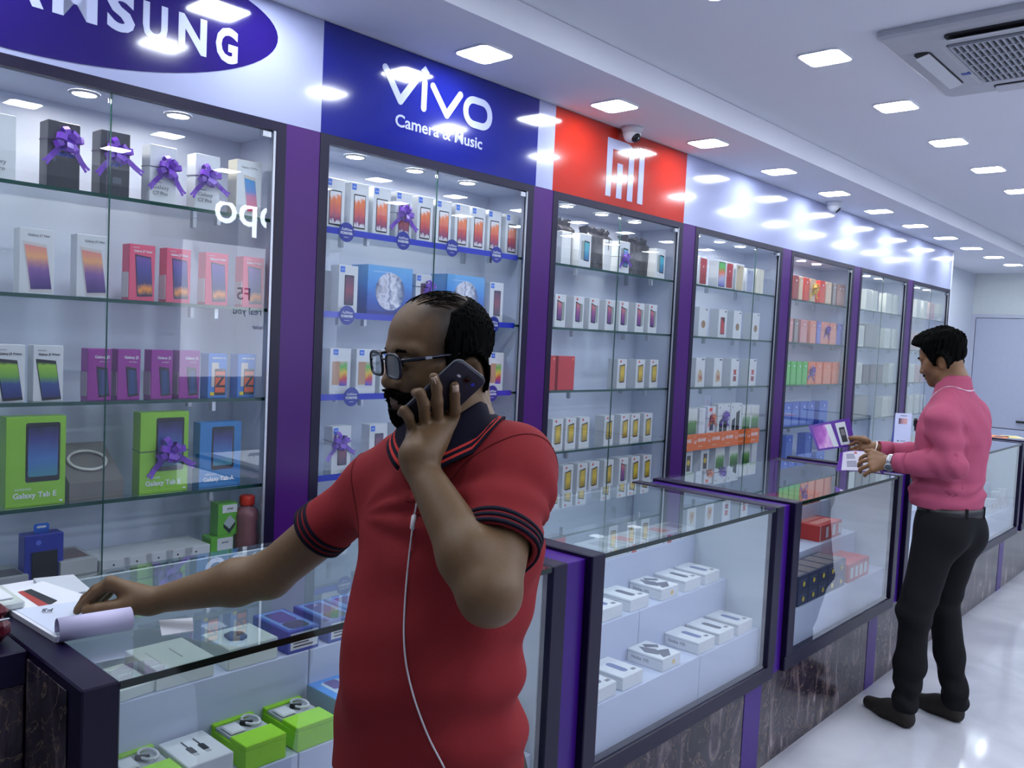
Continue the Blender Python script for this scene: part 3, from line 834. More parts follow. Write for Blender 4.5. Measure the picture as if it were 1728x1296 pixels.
vx = [(548, 580), (588, 622), (628, 657), (666, 694), (701, 730), (734, 760), (767, 789), (795, 816), (822, 843), (851, 873)]
row(1, 0, [('vivo', a, b, 'white box red smoke phone' + (' purple bow' if q == 3 else ''), (.42, .55, 1.15) if q == 3 else None) for q, (a, b) in enumerate(vx)])
row(1, 1, [('greyslim', 543, 566, 'plain grey box', None, -.10), ('vivod', 570, 602, 'white box dark phone'), ('vivobig', 618, 694, 'large blue box silver swirl', None, -.06), ('vivod', 698, 728, 'white box purple bow', (.75, .72, .9), -.075), ('vivobig', 752, 815, 'large blue box silver swirl', None, -.06), ('vivod', 824, 848, 'white box dark phone')])
row(1, 2, [('vivor', 555, 590, 'white box rainbow phone'), ('vivor', 600, 632, 'white box rainbow phone'), ('vivor', 640, 672, 'white box rainbow phone'), ('vivor', 780, 806, 'white box rainbow phone', None, -.09), ('vivor', 823, 848, 'white box rainbow phone')])
row(1, 3, [('vivod', 557, 592, 'white phone box purple bow', (.3, .68, 1.1)), ('vivod', 620, 652, 'white phone box'), ('vivod', 664, 694, 'white phone box'), ('vivod', 706, 734, 'white phone box'), ('vivod', 800, 826, 'white phone box')])

row(2, 0, [('plainw', 946, 962, 'plain white box', None, -.09), ('aqua', 976, 996, 'white box aqua phone'), ('plainw', 1018, 1031, 'plain white box', None, -.10), ('aqua', 1044, 1060, 'white box purple bow', (.5, .5, .9)), ('plainw', 1083, 1100, 'plain white box', None, -.11), ('aqua', 1104, 1122, 'white box aqua phone')])
row(2, 1, [('mi', a, b, 'white box violet phone') for a, b in [(935, 953), (966, 984), (992, 1010), (1019, 1037), (1042, 1060), (1069, 1087), (1091, 1109)]])
row(2, 2, [('redbox', 908, 934, 'plain red box'), ('redbox', 940, 968, 'plain red box'), ('gold', 1039, 1057, 'white box gold phone'), ('gold', 1070, 1088, 'white box gold phone'), ('gold', 1093, 1111, 'white box gold phone')])
row(2, 3, [('gold', a, b, 'white box gold phone') for a, b in [(931, 948), (953, 970), (976, 993), (1018, 1034), (1045, 1061), (1063, 1078), (1084, 1100)]])
row(2, 4, [('gold' if q != 4 else 'mi', a, b, 'white box gold phone' if q != 4 else 'white box violet phone') for q, (a, b) in enumerate([(948, 965), (973, 989), (993, 1009), (1018, 1033), (1043, 1058), (1063, 1078), (1083, 1098)])])

row(3, 0, [('redphone', 1178, 1192, 'white box red phone'), ('colphone', 1211, 1222, 'white box colourful phone'), ('redphone', 1223, 1236, 'white box red phone'), ('goldphone', 1240, 1254, 'white box gold phone'), ('silverphone', 1258, 1271, 'white box silver phone'), ('cream', 1275, 1287, 'cream box')])
row(3, 1, [('dsmall', 1178, 1193, 'white box round picture'), ('dred', 1211, 1225, 'white box red picture'), ('dsmall', 1236, 1250, 'white box round picture'), ('dsmall', 1267, 1280, 'white box round picture')])
row(3, 2, [('dflower', 1173, 1187, 'white box beige picture'), ('dflower', 1203, 1217, 'white box beige picture'), ('dtext', 1232, 1245, 'white box red print'), ('dtext', 1262, 1275, 'white box red print')])
row(3, 3, [('dleaf', 1158, 1175, 'white box green leaf'), ('plainw', 1177, 1190, 'plain white box'), ('dred_sq', 1192, 1206, 'white box orange bow', (.5, .6, .9, BOWO)), ('dphones', 1210, 1229, 'white box purple bow', (.55, .6, 1.0)), ('dphones', 1231, 1250, 'white box dark phones'), ('dleaf', 1252, 1264, 'white box green leaf'), ('dleaf', 1266, 1279, 'white box green leaf')])
row(3, 4, [('dred_sq', 1153, 1167, 'white box dark flower'), ('dred_sq', 1182, 1194, 'white box yellow flower'), ('dleaf', 1207, 1220, 'white box green leaf'), ('dleaf', 1231, 1243, 'white box green leaf'), ('dleaf', 1251, 1263, 'white box green leaf'), ('plainw', 1266, 1277, 'plain white box')])

row(4, 0, [('e_darkred', 1337, 1346, 'dark red box'), ('e_cream', 1347, 1354, 'cream box'), ('e_red', 1356, 1364, 'red box'), ('e_cream', 1366, 1375, 'cream box yellow bow', (.6, .55, 1.2, BOWY)), ('e_red', 1382, 1391, 'red box'), ('e_cream', 1392, 1402, 'cream box'), ('e_grey', 1404, 1410, 'grey box'), ('e_brown', 1411, 1420, 'brown box'), ('e_brown', 1421, 1430, 'brown box')])
row(4, 1, [('e_pink', 1330, 1337, 'pink box'), ('e_grey', 1339, 1346, 'grey box'), ('e_pink', 1349, 1361, 'pink box'), ('e_peach', 1366, 1376, 'peach box'), ('e_violet', 1377, 1384, 'blue violet box'), ('e_peach', 1384, 1397, 'peach box purple bow', (.7, .65, 1.0)), ('e_peach', 1399, 1411, 'peach box'), ('e_violet', 1412, 1423, 'blue violet box')])
row(4, 2, [('e_green', 1325, 1332, 'green box'), ('e_green', 1333, 1342, 'green box'), ('e_green', 1343, 1352, 'green box'), ('e_green', 1353, 1361, 'green box'), ('e_orange', 1362, 1374, 'orange box purple bow', (.4, .6, 1.1)), ('e_orange', 1375, 1386, 'orange box'), ('e_orange', 1388, 1401, 'orange box'), ('e_orange', 1403, 1415, 'orange box')])
row(4, 3, [('e_blue', 1321, 1334, 'blue box'), ('e_blue', 1335, 1347, 'blue box'), ('e_blue', 1349, 1360, 'blue box'), ('e_blue', 1361, 1373, 'blue box'), ('e_blue', 1381, 1395, 'blue box')])
row(4, 4, [('e_blue', 1324, 1336, 'blue box'), ('e_blue', 1357, 1369, 'blue box')])
row(5, 0, [('f_white', 1462, 1468, 'pale white box'), ('f_white', 1472, 1478, 'pale white box'), ('f_white', 1494, 1502, 'pale white box'), ('f_white', 1508, 1514, 'pale white box')])
row(5, 1, [('f_white', 1449, 1455, 'pale white box'), ('f_grey', 1458, 1482, 'large plain grey box'), ('f_white', 1492, 1500, 'pale white box'), ('f_white', 1506, 1513, 'pale white box')])
row(5, 2, [('f_white', 1445, 1452, 'pale white box'), ('f_dark', 1456, 1464, 'dark grey box'), ('f_dark', 1468, 1476, 'dark grey box'), ('f_dark', 1480, 1488, 'dark grey box'), ('f_white', 1500, 1506, 'pale white box')])
row(5, 3, [('f_grey', 1441, 1460, 'large plain grey box'), ('f_white', 1488, 1496, 'pale white box'), ('f_white', 1500, 1508, 'pale white box')])
row(6, 0, [('f_white', 1546, 1552, 'pale white box'), ('f_white', 1558, 1563, 'pale white box'), ('f_pink', 1570, 1575, 'dusty pink box'), ('f_white', 1584, 1589, 'pale white box')])
row(6, 1, [('f_pink', 1544, 1549, 'dusty pink box'), ('f_white', 1556, 1561, 'pale white box'), ('f_white', 1574, 1580, 'pale white box')])
row(6, 2, [('f_white', 1536, 1541, 'pale white box'), ('f_pink', 1544, 1550, 'dusty pink box'), ('f_pink', 1554, 1560, 'dusty pink box')])
row(6, 3, [('f_white', 1532, 1538, 'pale white box'), ('f_white', 1543, 1549, 'pale white box'), ('f_white', 1553, 1559, 'pale white box')])

# dark gift bags behind the aqua boxes under the red sign
BAG = mat('dark_glossy_bag', (44, 42, 48), 0.25, var=.4, scale=30, bump=.4)
for q, (a, b, ht) in enumerate([(934, 955, .215), (982, 1020, .205), (1050, 1084, .20)]):
    z = SHZ[0]
    y0, y1 = yat(a, -.14, z), yat(b, -.14, z)
    if q == 0: y0 = max(y0, pl(1) + PW + .02)
    g = MB()
    n = 12
    pts = []
    rnd = random.Random(q)
    for zz, dx in ((0, .045), (ht * .8, .045), (ht * .9, .02), (ht, .03)):
        ring = []
        for k in range(n + 1):
            f = k / n
            ring.append((dx * (1 + .25 * rnd.uniform(-1, 1) * (zz > 0)), (f - .5) * (y1 - y0), zz + (rnd.uniform(-.012, .012) if zz == ht else 0)))
        for k in range(n, -1, -1):
            f = k / n
            ring.append((-dx * (1 + .25 * rnd.uniform(-1, 1) * (zz > 0)), (f - .5) * (y1 - y0), zz + (rnd.uniform(-.012, .012) if zz == ht else 0)))
        pts.append(ring)
    m_ = len(pts[0])
    g.add([p for rg in pts for p in rg], [(r * m_ + k, r * m_ + (k + 1) % m_, (r + 1) * m_ + (k + 1) % m_, (r + 1) * m_ + k) for r in range(3) for k in range(m_)] + [tuple(range(m_ - 1, -1, -1)), tuple(3 * m_ + k for k in range(m_))])
    o = g.obj('gift_bag', BAG)
    o.location = (-.150, (y0 + y1) / 2, z)
    tag(o, 'crumpled black gift bag, %s from left, top shelf, under red sign' % ORD[q], 'bag', 'black gift bags on the top shelf')

# blue shelf tape with round stickers under the blue sign
TAPE = mat('blue_tape', (30, 50, 190), 0.3)
STK = mat('blue_sticker', (28, 44, 150), 0.3)
stk_me = MB().prism([(.034 * math.cos(2 * PI * k / 28), .034 * math.sin(2 * PI * k / 28)) for k in range(28)], lambda a, b, t: (t, a, b), 0, 0.0008).mesh('round_sticker', STK)
y0, y1 = pl(0) + PW + .016, pl(1) - .05
for k, spotsy in enumerate([[1.815, 2.074, 2.325, 2.581], [1.83, 2.12, 2.582], [1.862, 2.13, 2.592], [1.871, 2.2]]):
    z = SHZ[k] - .0055
    t = tag(MB().box(-.0316, -.0308, y0 - 2.2, y1 - 2.2, -.011, .011).obj('shelf_tape', TAPE), 'blue adhesive tape along the %s edge under blue sign' % SHN[k], 'tape', 'blue tapes under the blue sign')
    t.location = (0, 2.2, z)
    for q, y in enumerate(spotsy):
        s = tag(link('round_sticker', stk_me), 'round dark blue sticker, %s from left on %s tape under blue sign' % (ORD[q], SHN[k].split()[0]), 'sticker', 'round stickers under the blue sign')
        s.location = (-.0300, y, z)
        lettering('FullView', .0135, TXW, (.0012, 0, .009), s, shear=.3)
        lettering('FOREVER', .0125, TXW, (.0012, 0, -.004), s, bold=.0003)
        l = MB().box(.0008, .0012, -.010, .010, -.0185, -.0170).obj('underline', TXW, s)

# orange strip on the fourth shelf of the next cabinet
OR = mat('orange_card', (236, 112, 34), 0.4)
t = tag(empty('shelf_strip', (-.030, 0, 0)), 'orange card strip with repeated white brand lettering on a lower shelf', 'sign')
ya, yb = 4.105, 5.09
MB().box(0, .0006, ya, yb, .997, 1.092).obj('card', OR, t)
for k in range(6):
    y = ya + (k + .5) * (yb - ya) / 6
    MB().tube([(.001, y - .062 + .012 * math.cos(a), 1.052 + .014 * math.sin(a)) for a in [PI * .9 + PI * 1.2 * q / 8 for q in range(9)]], .0022, 5).obj('logo', TXW, t)
    for s_ in (-.006, .006):
        MB().box(.0006, .0012, y - .062 + s_ - .002, y - .062 + s_ + .002, 1.070, 1.075).obj('logo_dot', TXW, t)
    lettering('GIONEE', .026, TXW, (.0009, y + .016, 1.053), t, bold=.0006)
    MB().box(.0006, .0011, y - .026, y + .026, 1.0155, 1.0205).obj('slogan_line', pm((240, 190, 150)), t)
# grey gift box with a white bangle lying on it, fourth shelf under the ellipse sign
GB = mat('taupe_card', (112, 108, 106), 0.5)
z = SHZ[3]
ya, yb = yat(112, -.12, z), yat(185, -.12, z)
w_ = .15
t = tag(empty('gift_box', (-.14, (ya + yb) / 2, z)), 'grey brown slanted gift box with a bangle picture between green tablet boxes', 'box')
MB().add([(-.07, -w_ / 2, 0), (.08, -w_ / 2, 0), (.08, w_ / 2, 0), (-.07, w_ / 2, 0), (-.07, -w_ / 2, .145), (.08, -w_ / 2, .05), (.08, w_ / 2, .05), (-.07, w_ / 2, .145)], [(0, 3, 2, 1), (4, 5, 6, 7), (0, 1, 5, 4), (1, 2, 6, 5), (2, 3, 7, 6), (3, 0, 4, 7)]).obj('box', GB, t)
nv = Vector((.095, 0, .15)).normalized()
uv = Vector((.15, 0, -.095)).normalized()
ring = [Vector((.005, 0.0, .0985)) + nv * .005 + uv * .042 * math.cos(2 * PI * k / 28) + Vector((0, 1, 0)) * .052 * math.sin(2 * PI * k / 28) for k in range(28)]
MB().tube(ring, .0045, 8, closed=True).obj('bangle', mat('pearl_white', (206, 204, 200), .2), t, True)['label'] = 'white bangle on the lid'

# bottom of the cabinet under the ellipse sign
z = BASE
y = (yat(42, -.06, z) + yat(105, -.06, z)) / 2
BLUEB = mat('royal_blue_card', (44, 54, 160), .3)
t = tag(empty('charger_box', (-.06, y, z)), 'royal blue hanging box with black power bank window, cabinet bottom under ellipse sign', 'box')
MB().cbox(-.05, 0, -.05, .05, 0, .142, .002).obj('box', BLUEB, t)
MB().prism([(-.032, .01), (.032, .01), (.032, .095), (-.032, .095)], lambda a, b, t_: (t_, a, b), .0002, .006).obj('power_bank', mat('matt_black', (22, 22, 28), .5), t)
MB().prism(rrect(.04, .026, .006, 4, 0, .155), lambda a, b, t_: (t_, a, b), -.026, -.0245).obj('hang_tab', mat('hang_blue', (40, 100, 200), .3), t)
MB().prism(rrect(.024, .006, .0025, 3, 0, .158), lambda a, b, t_: (t_, a, b), -.0262, -.0240).obj('hang_hole', CARDW, t)
MB().prism([(-.015 + .007 * math.cos(2 * PI * k / 14), .12 + .007 * math.sin(2 * PI * k / 14)) for k in range(14)], lambda a, b, t_: (t_, a, b), .0002, .0008).obj('logo', pm((90, 110, 210)), t)
kind('flatw', 'accessory_box', .085, .045, .15, CARDW, [('disc', 'logo', TXK, .45, .62, .003), ('rect', 'code_strip', TXG, .2, .1, .8, .22)])
kind('flatt', 'accessory_box', .10, .06, .16, mat('frosted_box', (190, 194, 196), .2), [('top', 'brown_insert', pm((120, 100, 100)), .12, .15, .88, .85)])
kind('flats', 'accessory_box', .10, .04, .14, CARDG, [('top', 'dark_insert', pm((80, 76, 78)), .1, .1, .9, .6)])
for q, (key, a, b, lk) in enumerate([('flats', -15, 42, 'grey tray box dark insert'), ('flatt', 108, 158, 'clear lidded box brown insert'), ('flatw', 176, 212, 'flat white box'), ('flatw', 216, 250, 'flat white box'), ('flatw', 254, 285, 'flat white box'), ('flatw', 288, 316, 'flat white box'), ('flatw', 318, 347, 'flat white box')]):
    xf = -.045
    y = (yat(a, xf, z) + yat(b, xf, z)) / 2
    put(key, (xf, y, z), '%s, %s in the low row, cabinet bottom under ellipse sign' % (lk, ORD[q]), 'box', 'low boxes on the cabinet bottom', 0)
kind('grn', 'accessory_box', .068, .105, .05, pm((96, 176, 50)), [('rect', 'white_label', CARDW, .22, .70, .98, .95), ('poly', 'picture', pm((170, 180, 186)), [(.3, .38), (.6, .62), (.9, .42), (.6, .2)]), ('poly', 'dark_picture', TXK, [(.3, .36), (.6, .18), (.9, .40), (.9, .30), (.6, .05), (.3, .26)]), ('text', 'airtel', .010, TXK, .6, .83)])
kind('grns', 'accessory_box', .078, .060, .06, pm((96, 176, 50)), [('rect', 'white_label', CARDW, .28, .25, .98, .9), ('text', 'airtel', .011, TXK, .62, .66)])
yg = (yat(358, -.06, z) + yat(398, -.06, z)) / 2
put('grns', (-.06, yg - .008, z), 'lime green router box below the upright one beside the bottle', 'box', 'green router boxes')
put('grns', (-.085, yg + .072, z), 'lime green router box half hidden behind the red capped bottle', 'box', 'green router boxes')
put('grn', (-.062, yg + .01, z + .0605), 'upright lime green router box on top of the lower one', 'box', 'green router boxes')
# red bottle
yb = (yat(408, -.06, z) + yat(447, -.06, z)) / 2
t = tag(empty('water_bottle', (-.065, min(yb, pl(0) - .062), z)), 'pink clear plastic water bottle with red cap, cabinet bottom', 'bottle')
BOT = mat('pink_clear_plastic', (206, 140, 146), 0.12, var=.05)
BOT.node_tree.nodes['Principled BSDF'].inputs['Transmission Weight'].default_value = 0.55
MB().lathe([(.001, 0), (.034, 0), (.039, .006), (.039, .05), (.036, .075), (.037, .10), (.040, .115), (.037, .132), (.026, .145), (.021, .150), (.021, .156)], 24).obj('bottle_body', BOT, t, True)
MB().lathe([(.024, .153), (.025, .155), (.025, .180), (.022, .184), (.001, .184)], 20).obj('cap', mat('red_cap', (226, 60, 40), .35), t, True)
# ------------------------------------------------------------------ glass counters
CX0, CX1, CT = 0.44, 1.085, 1.011
STEPS = [(1.05, .555), (.905, .707), (.76, .846)]
STEPSA = [(1.05, .51), (.905, .667), (.76, .826)]
RISER = mat('riser_white', (190, 199, 224), 0.4, var=.03, scale=3)
WHITEIN = mat('counter_inner_white', (200, 210, 220), 0.35, var=.04, scale=3)
spans = [(.522, 1.734), (1.841, 3.03), (3.13, 4.36), (4.47, 5.70), (5.80, 6.98), (7.10, 8.28)]
cn = ['where the man in red stands', 'with white phone boxes, right of the man in red', 'where the man in pink leans', 'behind the man in pink', 'with white boxes past the man in pink', 'last at the far end']
strips = [(1.60, 1.72), (2.852, 2.985), (4.096, 4.215), (5.34, 5.46), (6.58, 6.70), (7.86, 7.98)]
seams = [[.97, 1.14], [1.30, 1.46], [1.5], [1.5], [1.5], [1.5]]
for i, (y0, y1) in enumerate(spans):
    ym = (y0 + y1) / 2
    c = tag(empty('glass_counter', (.76, ym, 0)), 'glass topped counter on dark marble, ' + cn[i], 'counter', 'row of glass counters')
    def B(x0, x1, a0, a1, z0, z1, ch=0):
        m_ = MB()
        a = (x0 - .76, x1 - .76, a0 - ym, a1 - ym, z0, z1)
        return m_.cbox(*a, ch) if ch else m_.box(*a)
    ft = .06
    s0, s1 = strips[i]
    yb0 = y0 if i == 0 else (spans[i - 1][1] + y0) / 2 - .0
    yb1 = (y1 + spans[i + 1][0]) / 2 if i < 5 else y1
    pn = B(CX0 + .02, 1.062, yb0 + .0005, yb1 - .0005, 0, .352).obj('plinth', MARBLE, c)
    B(1.0621, 1.064, s0, s1, 0, .352).obj('plinth_strip', PURPLE, c)
    B(1.03, CX1, y0, y1, .352, .408, .003).obj('bottom_rail', NAVY, c)
    for a0, a1, lo in ((y0, y0 + ft, 0), (y1 - ft, y1, 1)):
        B(CX0, CX1 + .004, a0, a1, .4085 if not (i == 0 and lo == 0) else .353, CT + .003, .003).obj('end_panel', NAVY, c)
        li = (a1, a1 + .004) if lo == 0 else (a0 - .004, a0)
        B(CX0 + .02, CX1 - .03, li[0], li[1], .41, CT - .013).obj('panel_liner', WHITEIN, c)
    B(CX0, CX0 + .012, y0 + ft, y1 - ft, .41, CT - .012).obj('back_panel', WHITEIN, c)
    B(CX0 + .012, 1.029, y0 + ft, y1 - ft, .353, .405).obj('deck', WHITEIN, c)
    B(CX0 + .002, CX1 - .003, y0 + ft + .001, y1 - ft - .001, CT - .0125, CT).obj('glass_top', TOPGLASS, c)
    B(CX1 - .0028, CX1, y0 + ft + .001, y1 - ft - .001, CT - .0125, CT).obj('glass_top_edge', DEDGE, c)
    B(CX1 - .012, CX1 - .007, y0 + ft + .001, y1 - ft - .001, .409, CT - .013).obj('front_glass', GLASS, c)
    z0 = .405
    for k, (x, z) in enumerate(STEPSA if i == 0 else STEPS):
        xb = STEPS[k + 1][0] if k < 2 else .60
        ss = [y0 + ft + .005] + [y0 + s for s in (seams[i] if k == 0 else [v - .22 * k for v in seams[i][:1]]) if y0 + ft + .1 < y0 + s < y1 - ft - .1] + [y1 - ft - .005]
        if i == 1: ss = [y0 + ft + .005, [2.53, 2.37, 2.04][k], y1 - ft - .005]
        if i == 0: ss = [y0 + ft + .005, [1.0, 1.05, 1.17][k], y1 - ft - .005]
        for q in range(len(ss) - 1):
            B(xb - .02 if k < 2 else xb, x, ss[q] + .0012, ss[q + 1] - .0012, .406, z, .0015).obj('display_step', RISER, c)
for i in range(5):
    a, b = spans[i][1], spans[i + 1][0]
    tag(MB().cbox(CX0 + .02, 1.066, a + .001, b - .001, .3535, CT - .008, .002).obj('counter_pillar', PURPLE), 'purple laminate pillar between counters, %s from the front' % ORD[i], 'pillar', 'purple pillars between counters')
# corner cash counter, dark
t = tag(empty('cash_counter', (.65, -.1, 0)), 'dark marble cash counter at the lower left corner with violet granite top', 'counter')
MB().cbox(-.21, .195, -.62, .62, 0, .952, .002).obj('marble_body', MARBLE, t)
MB().cbox(-.21, .207, -.62, .62, .953, CT + .003, .003).obj('granite_top', NAVY, t)
# marble facing on the outside of the first counter's end
t = tag(MB().cbox(.858, 1.034, .5185, .5215, .0, .998, .0006).obj('marble_facing', MARBLE), 'dark marble facing slab on the end of the first counter', 'panel')
# ------------------------------------------------------------------ goods inside the counters
NOK = mat('phone_print_grey', (78, 82, 96), .25, var=.15, scale=60)
NOK2 = mat('phone_print_blue', (96, 112, 160), .25, var=.15, scale=60)
def flatbox(name, w, d, h, body, loc, label, cat='box', group=None, rotz=0.0, tops=(), fronts=(), sides=(), lid=True):
    """low box lying on a step; front at x=0, back at -d; prints given in metres (x, y) or (y, z)"""
    o = MB().cbox(-d, 0, -w / 2, w / 2, 0, h, .0018).obj(name, body)
    o.location = loc
    o.rotation_euler = (0, 0, rotz)
    tag(o, label, cat, group)
    for q, (pn, m, pts) in enumerate(tops):
        MB().prism(pts, lambda a, b, t: (a, b, t), h + .0001, h + .0006 + .0003 * q).obj(pn, m, o)
    for q, (pn, m, pts) in enumerate(fronts):
        MB().prism(pts, lambda a, b, t: (t, a, b), .0001, .0006 + .0003 * q).obj(pn, m, o)
    for q, (pn, m, pts) in enumerate(sides):
        MB().prism(pts, lambda a, b, t: (a, -w / 2 - t, b), .0001, .0006 + .0003 * q).obj(pn, m, o)
    return o
def rc(x0, x1, y0, y1): return [(x0, y0), (x1, y0), (x1, y1), (x0, y1)]
def nokia(px0, px1, step, look, q, x_print=False, rot=0.0):
    xs, z = STEPS[step]
    xf = xs - .008
    y0, y1 = yat(px0, xf, z), yat(px1, xf, z)
    w_ = min(max(y1 - y0, .095), .112)
    pb = NOK2 if q % 2 else NOK
    if x_print:
        tops = [('dark_print', NOK, [(-.118, -.015), (-.075, -.045), (-.03, -.028), (-.065, .008)]), ('dark_print', NOK, [(-.06, -.005), (-.01, -.035), (-.006, .0), (-.04, .042)]), ('dark_print', NOK, [(-.12, .01), (-.10, -.004), (-.07, .03), (-.085, .045)])]
    else:
        tops = [('phone_picture', pb, rrect(.075, .026, .011, 4, -.062, 0)), ('logo_print', TXG, rc(-.028, -.016, .022, .040))]
    o = flatbox('phone_box', w_ - .003, .135, .042, CARDW, (xf, (y0 + y1) / 2, z), look, 'box', 'flat white phone boxes on the counter steps', rot, tops,
                [('yellow_dot', pm((220, 180, 60)), [(.012 + .008 * math.cos(2 * PI * k / 10), .02 + .008 * math.sin(2 * PI * k / 10)) for k in range(10)])] if x_print else [],
                [('flap_line', TXG, rc(-.134, -.001, .0335, .0345))])
    l = lettering('Nokia 105', .016, TXG, (-.085, -w_ / 2 + .0005, .021), o, (PI / 2, 0, 0))
    return o
wp = 'white flat phone box, %s from right, %s counter step, right of man in red'
for q, (a, b, xp) in enumerate([(1243, 1271, 0), (1209, 1242, 0), (1176, 1208, 0), (1113, 1152, 1), (1044, 1090, 0), (1006, 1040, 0)]):
    nokia(a, b, 0, wp % (ORD[q], 'lowest'), q + 1, xp)
for q, (a, b, xp) in enumerate([(1186, 1217, 0), (1153, 1185, 0), (1112, 1148, 1), (1060, 1098, 0), (1014, 1052, 0)]):
    nokia(a, b, 1, wp % (ORD[q], 'middle'), q + 1, xp)
xs, z = STEPS[2]
for q, (a, b, red) in enumerate([(1150, 1174, 0), (1122, 1149, 1), (1092, 1121, 0), (1062, 1091, 1), (1018, 1061, 2)]):
    y0, y1 = yat(a, xs, z), yat(b, xs, z)
    fr = [('code_print', TXG, rc(.012, .032, .008, .012)), ('code_print', TXG, rc(.012, .032, .018, .022))]
    if red == 1: fr.append(('red_print', pm((190, 70, 60)), [(-.034, .0), (-.006, .0), (-.012, .03), (-.036, .03)]))
    if red == 2: fr.append(('yellow_dot', pm((220, 190, 60)), [(.012 * math.cos(2 * PI * k / 12), .022 + .012 * math.sin(2 * PI * k / 12)) for k in range(12)]))
    tops = [('top_print', pm((226, 150, 150)) if red == 1 else CARDG, rc(-.10, -.03, -.03, .03))]
    flatbox('phone_box', (y1 - y0) - .003, .13, .034, CARDW, (xs - .004, (y0 + y1) / 2, z), 'white flat box with %s, %s from right, top counter step beside man in red' % (['grey print', 'red print', 'yellow dot'][red], ORD[q]), 'box', 'flat boxes on the top counter step', 0, tops, fr)

# first counter: white accessories and blue phone boxes
FROST = mat('frosted_clear_plastic', (206, 214, 212), .15, var=.04)
zt = STEPSA[2][1]
def onstep(step, px0, px1, dx=.006):
    xs, z = STEPSA[step]
    xf = xs - dx
    y0, y1 = yat(px0, xf, z), yat(px1, xf, z)
    return xf, (y0 + y1) / 2, z, y1 - y0
x, y, z, w_ = onstep(2, 372, 480)
o = flatbox('earphone_box', .125, .125, .05, FROST, (x, y, z), 'white clear lidded box holding a dark earpiece, top step of first counter', 'box')
MB().prism([(-.08, -.03), (-.045, -.034), (-.03, -.01), (-.04, .006), (-.07, .01), (-.088, -.008)], lambda a, b, t: (a, b, t), .0502, .056).obj('earpiece', mat('dark_grey_plastic', (70, 70, 74), .4), o)
x, y, z, w_ = onstep(2, 262, 362)
o = flatbox('adapter_box', .13, .15, .045, FROST, (x, y, z), 'pale white shallow box with faint print, top step of first counter', 'box', None, 0, [('print_lines', CARDG, rc(-.11, -.03, -.04, -.037)), ('print_lines', CARDG, rc(-.10, -.04, .01, .013))])
x, y, z, w_ = onstep(2, 200, 258)
o = flatbox('blister_pack', .085, .13, .025, FROST, (x, y, z), 'crumpled clear blister pack at the left of the first counter step', 'pack', None, .1)
BLUE1 = pm((50, 80, 170))
BLUE2 = pm((60, 130, 200))
for q, (a, b, m_, lk) in enumerate([(484, 551, BLUE1, 'dark blue'), (553, 600, BLUE1, 'dark blue'), (604, 650, BLUE2, 'light blue')]):
    xf = STEPSA[2][0] - .005
    y0, y1 = yat(a, xf, zt), yat(b, xf, zt)
    o = flatbox('phone_box', .088, .155, .055, m_, (xf, y0 + .045, zt), '%s flat phone box, %s from left, top step of first counter' % (lk, ORD[q]), 'box', 'blue phone boxes in the first counter', 0,
            [('front_print', pm((110, 150, 214)), rc(-.148, -.008, -.036, .036)), ('phone_picture', pm((86, 70, 140), .2), rrect(.075, .05, .006, 3, -.10, 0)), ('dark_picture', pm((70, 76, 90), .2), rrect(.05, .055, .012, 3, -.035, 0))],
            [('white_label', CARDW, rc(-.036, .040, .008, .048)), ('text_lines', TXK, rc(-.028, .02, .038, .0405)), ('text_lines', TXK, rc(-.028, .03, .030, .0325)), ('text_lines', TXK, rc(-.028, .014, .022, .0245)), ('text_lines', TXK, rc(-.028, .026, .014, .0165))])
LIME = pm((150, 214, 36), .35)
def greenbox(px0, px1, label):
    x, y, z, w_ = onstep(1, px0, px1, .004)
    h, d = .055, .145
    t = tag(empty('charger_box', (x, y, z)), label, 'box', 'lime green accessory boxes')
    w2 = .098
    MB().cbox(-d, 0, -w2 / 2, w2 / 2, 0, h - .012, .0015).obj('box', LIME, t)
    MB().cbox(-.062, 0, -w2 / 2, w2 / 2, h - .0118, h, .0015).obj('front_lid', LIME, t)
    MB().cbox(-d, -d + .016, -w2 / 2, w2 / 2, h - .0118, h, .0015).obj('back_lip', LIME, t)
    tr = MB().cbox(-d + .0165, -.0625, -w2 / 2 + .003, w2 / 2 - .003, h - .0118, h - .004, .001).obj('clear_tray', mat('tray_grey', (176, 182, 188), .15), t)
    MB().cbox(-d + .03, -.07, -.042, -.006, h - .0039, h + .002, .003).obj('charger', mat('charger_white', (214, 216, 220), .3), tr)
    pts = [(-.10 + .026 * math.cos(a), .022 + .017 * math.sin(a), h + .001 + .0012 * a / 6) for a in [2 * PI * k / 16 for k in range(33)]]
    MB().tube(pts, .0026, 6).obj('cable_coil', mat('cable_white', (214, 216, 222), .35), tr)
    MB().tube([(-.105, .0, h), (-.085, .016, h + .003)], .006, 8).obj('plug', BLACK, tr)
    return t
greenbox(411, 484, 'lime green charger box with clear window, middle of three, first counter')
greenbox(499, 566, 'lime green charger box with clear window, right of three, first counter')
greenbox(232, 305, 'lime green charger box with clear window, left of three, first counter')
x, y, z, w_ = onstep(1, 318, 392, .004)
o = flatbox('cable_box', .098, .13, .055, CARDW, (x, y, z), 'white cable box printed with two black plugs between lime green boxes', 'box')
for s in (-.012, .014):
    MB().prism(rrect(.030, .013, .003, 3, -.06, s), lambda a, b, t: (a, b, t), .0551, .0556).obj('plug_print', TXK, o)
    MB().prism(rc(-.105, -.074, s - .0018, s + .0018), lambda a, b, t: (a, b, t), .0551, .0556).obj('wire_print', TXK, o)
    MB().prism(rc(-.045, -.034, s - .005, s + .005), lambda a, b, t: (a, b, t), .0551, .0556).obj('plug_tip_print', CARDG, o)
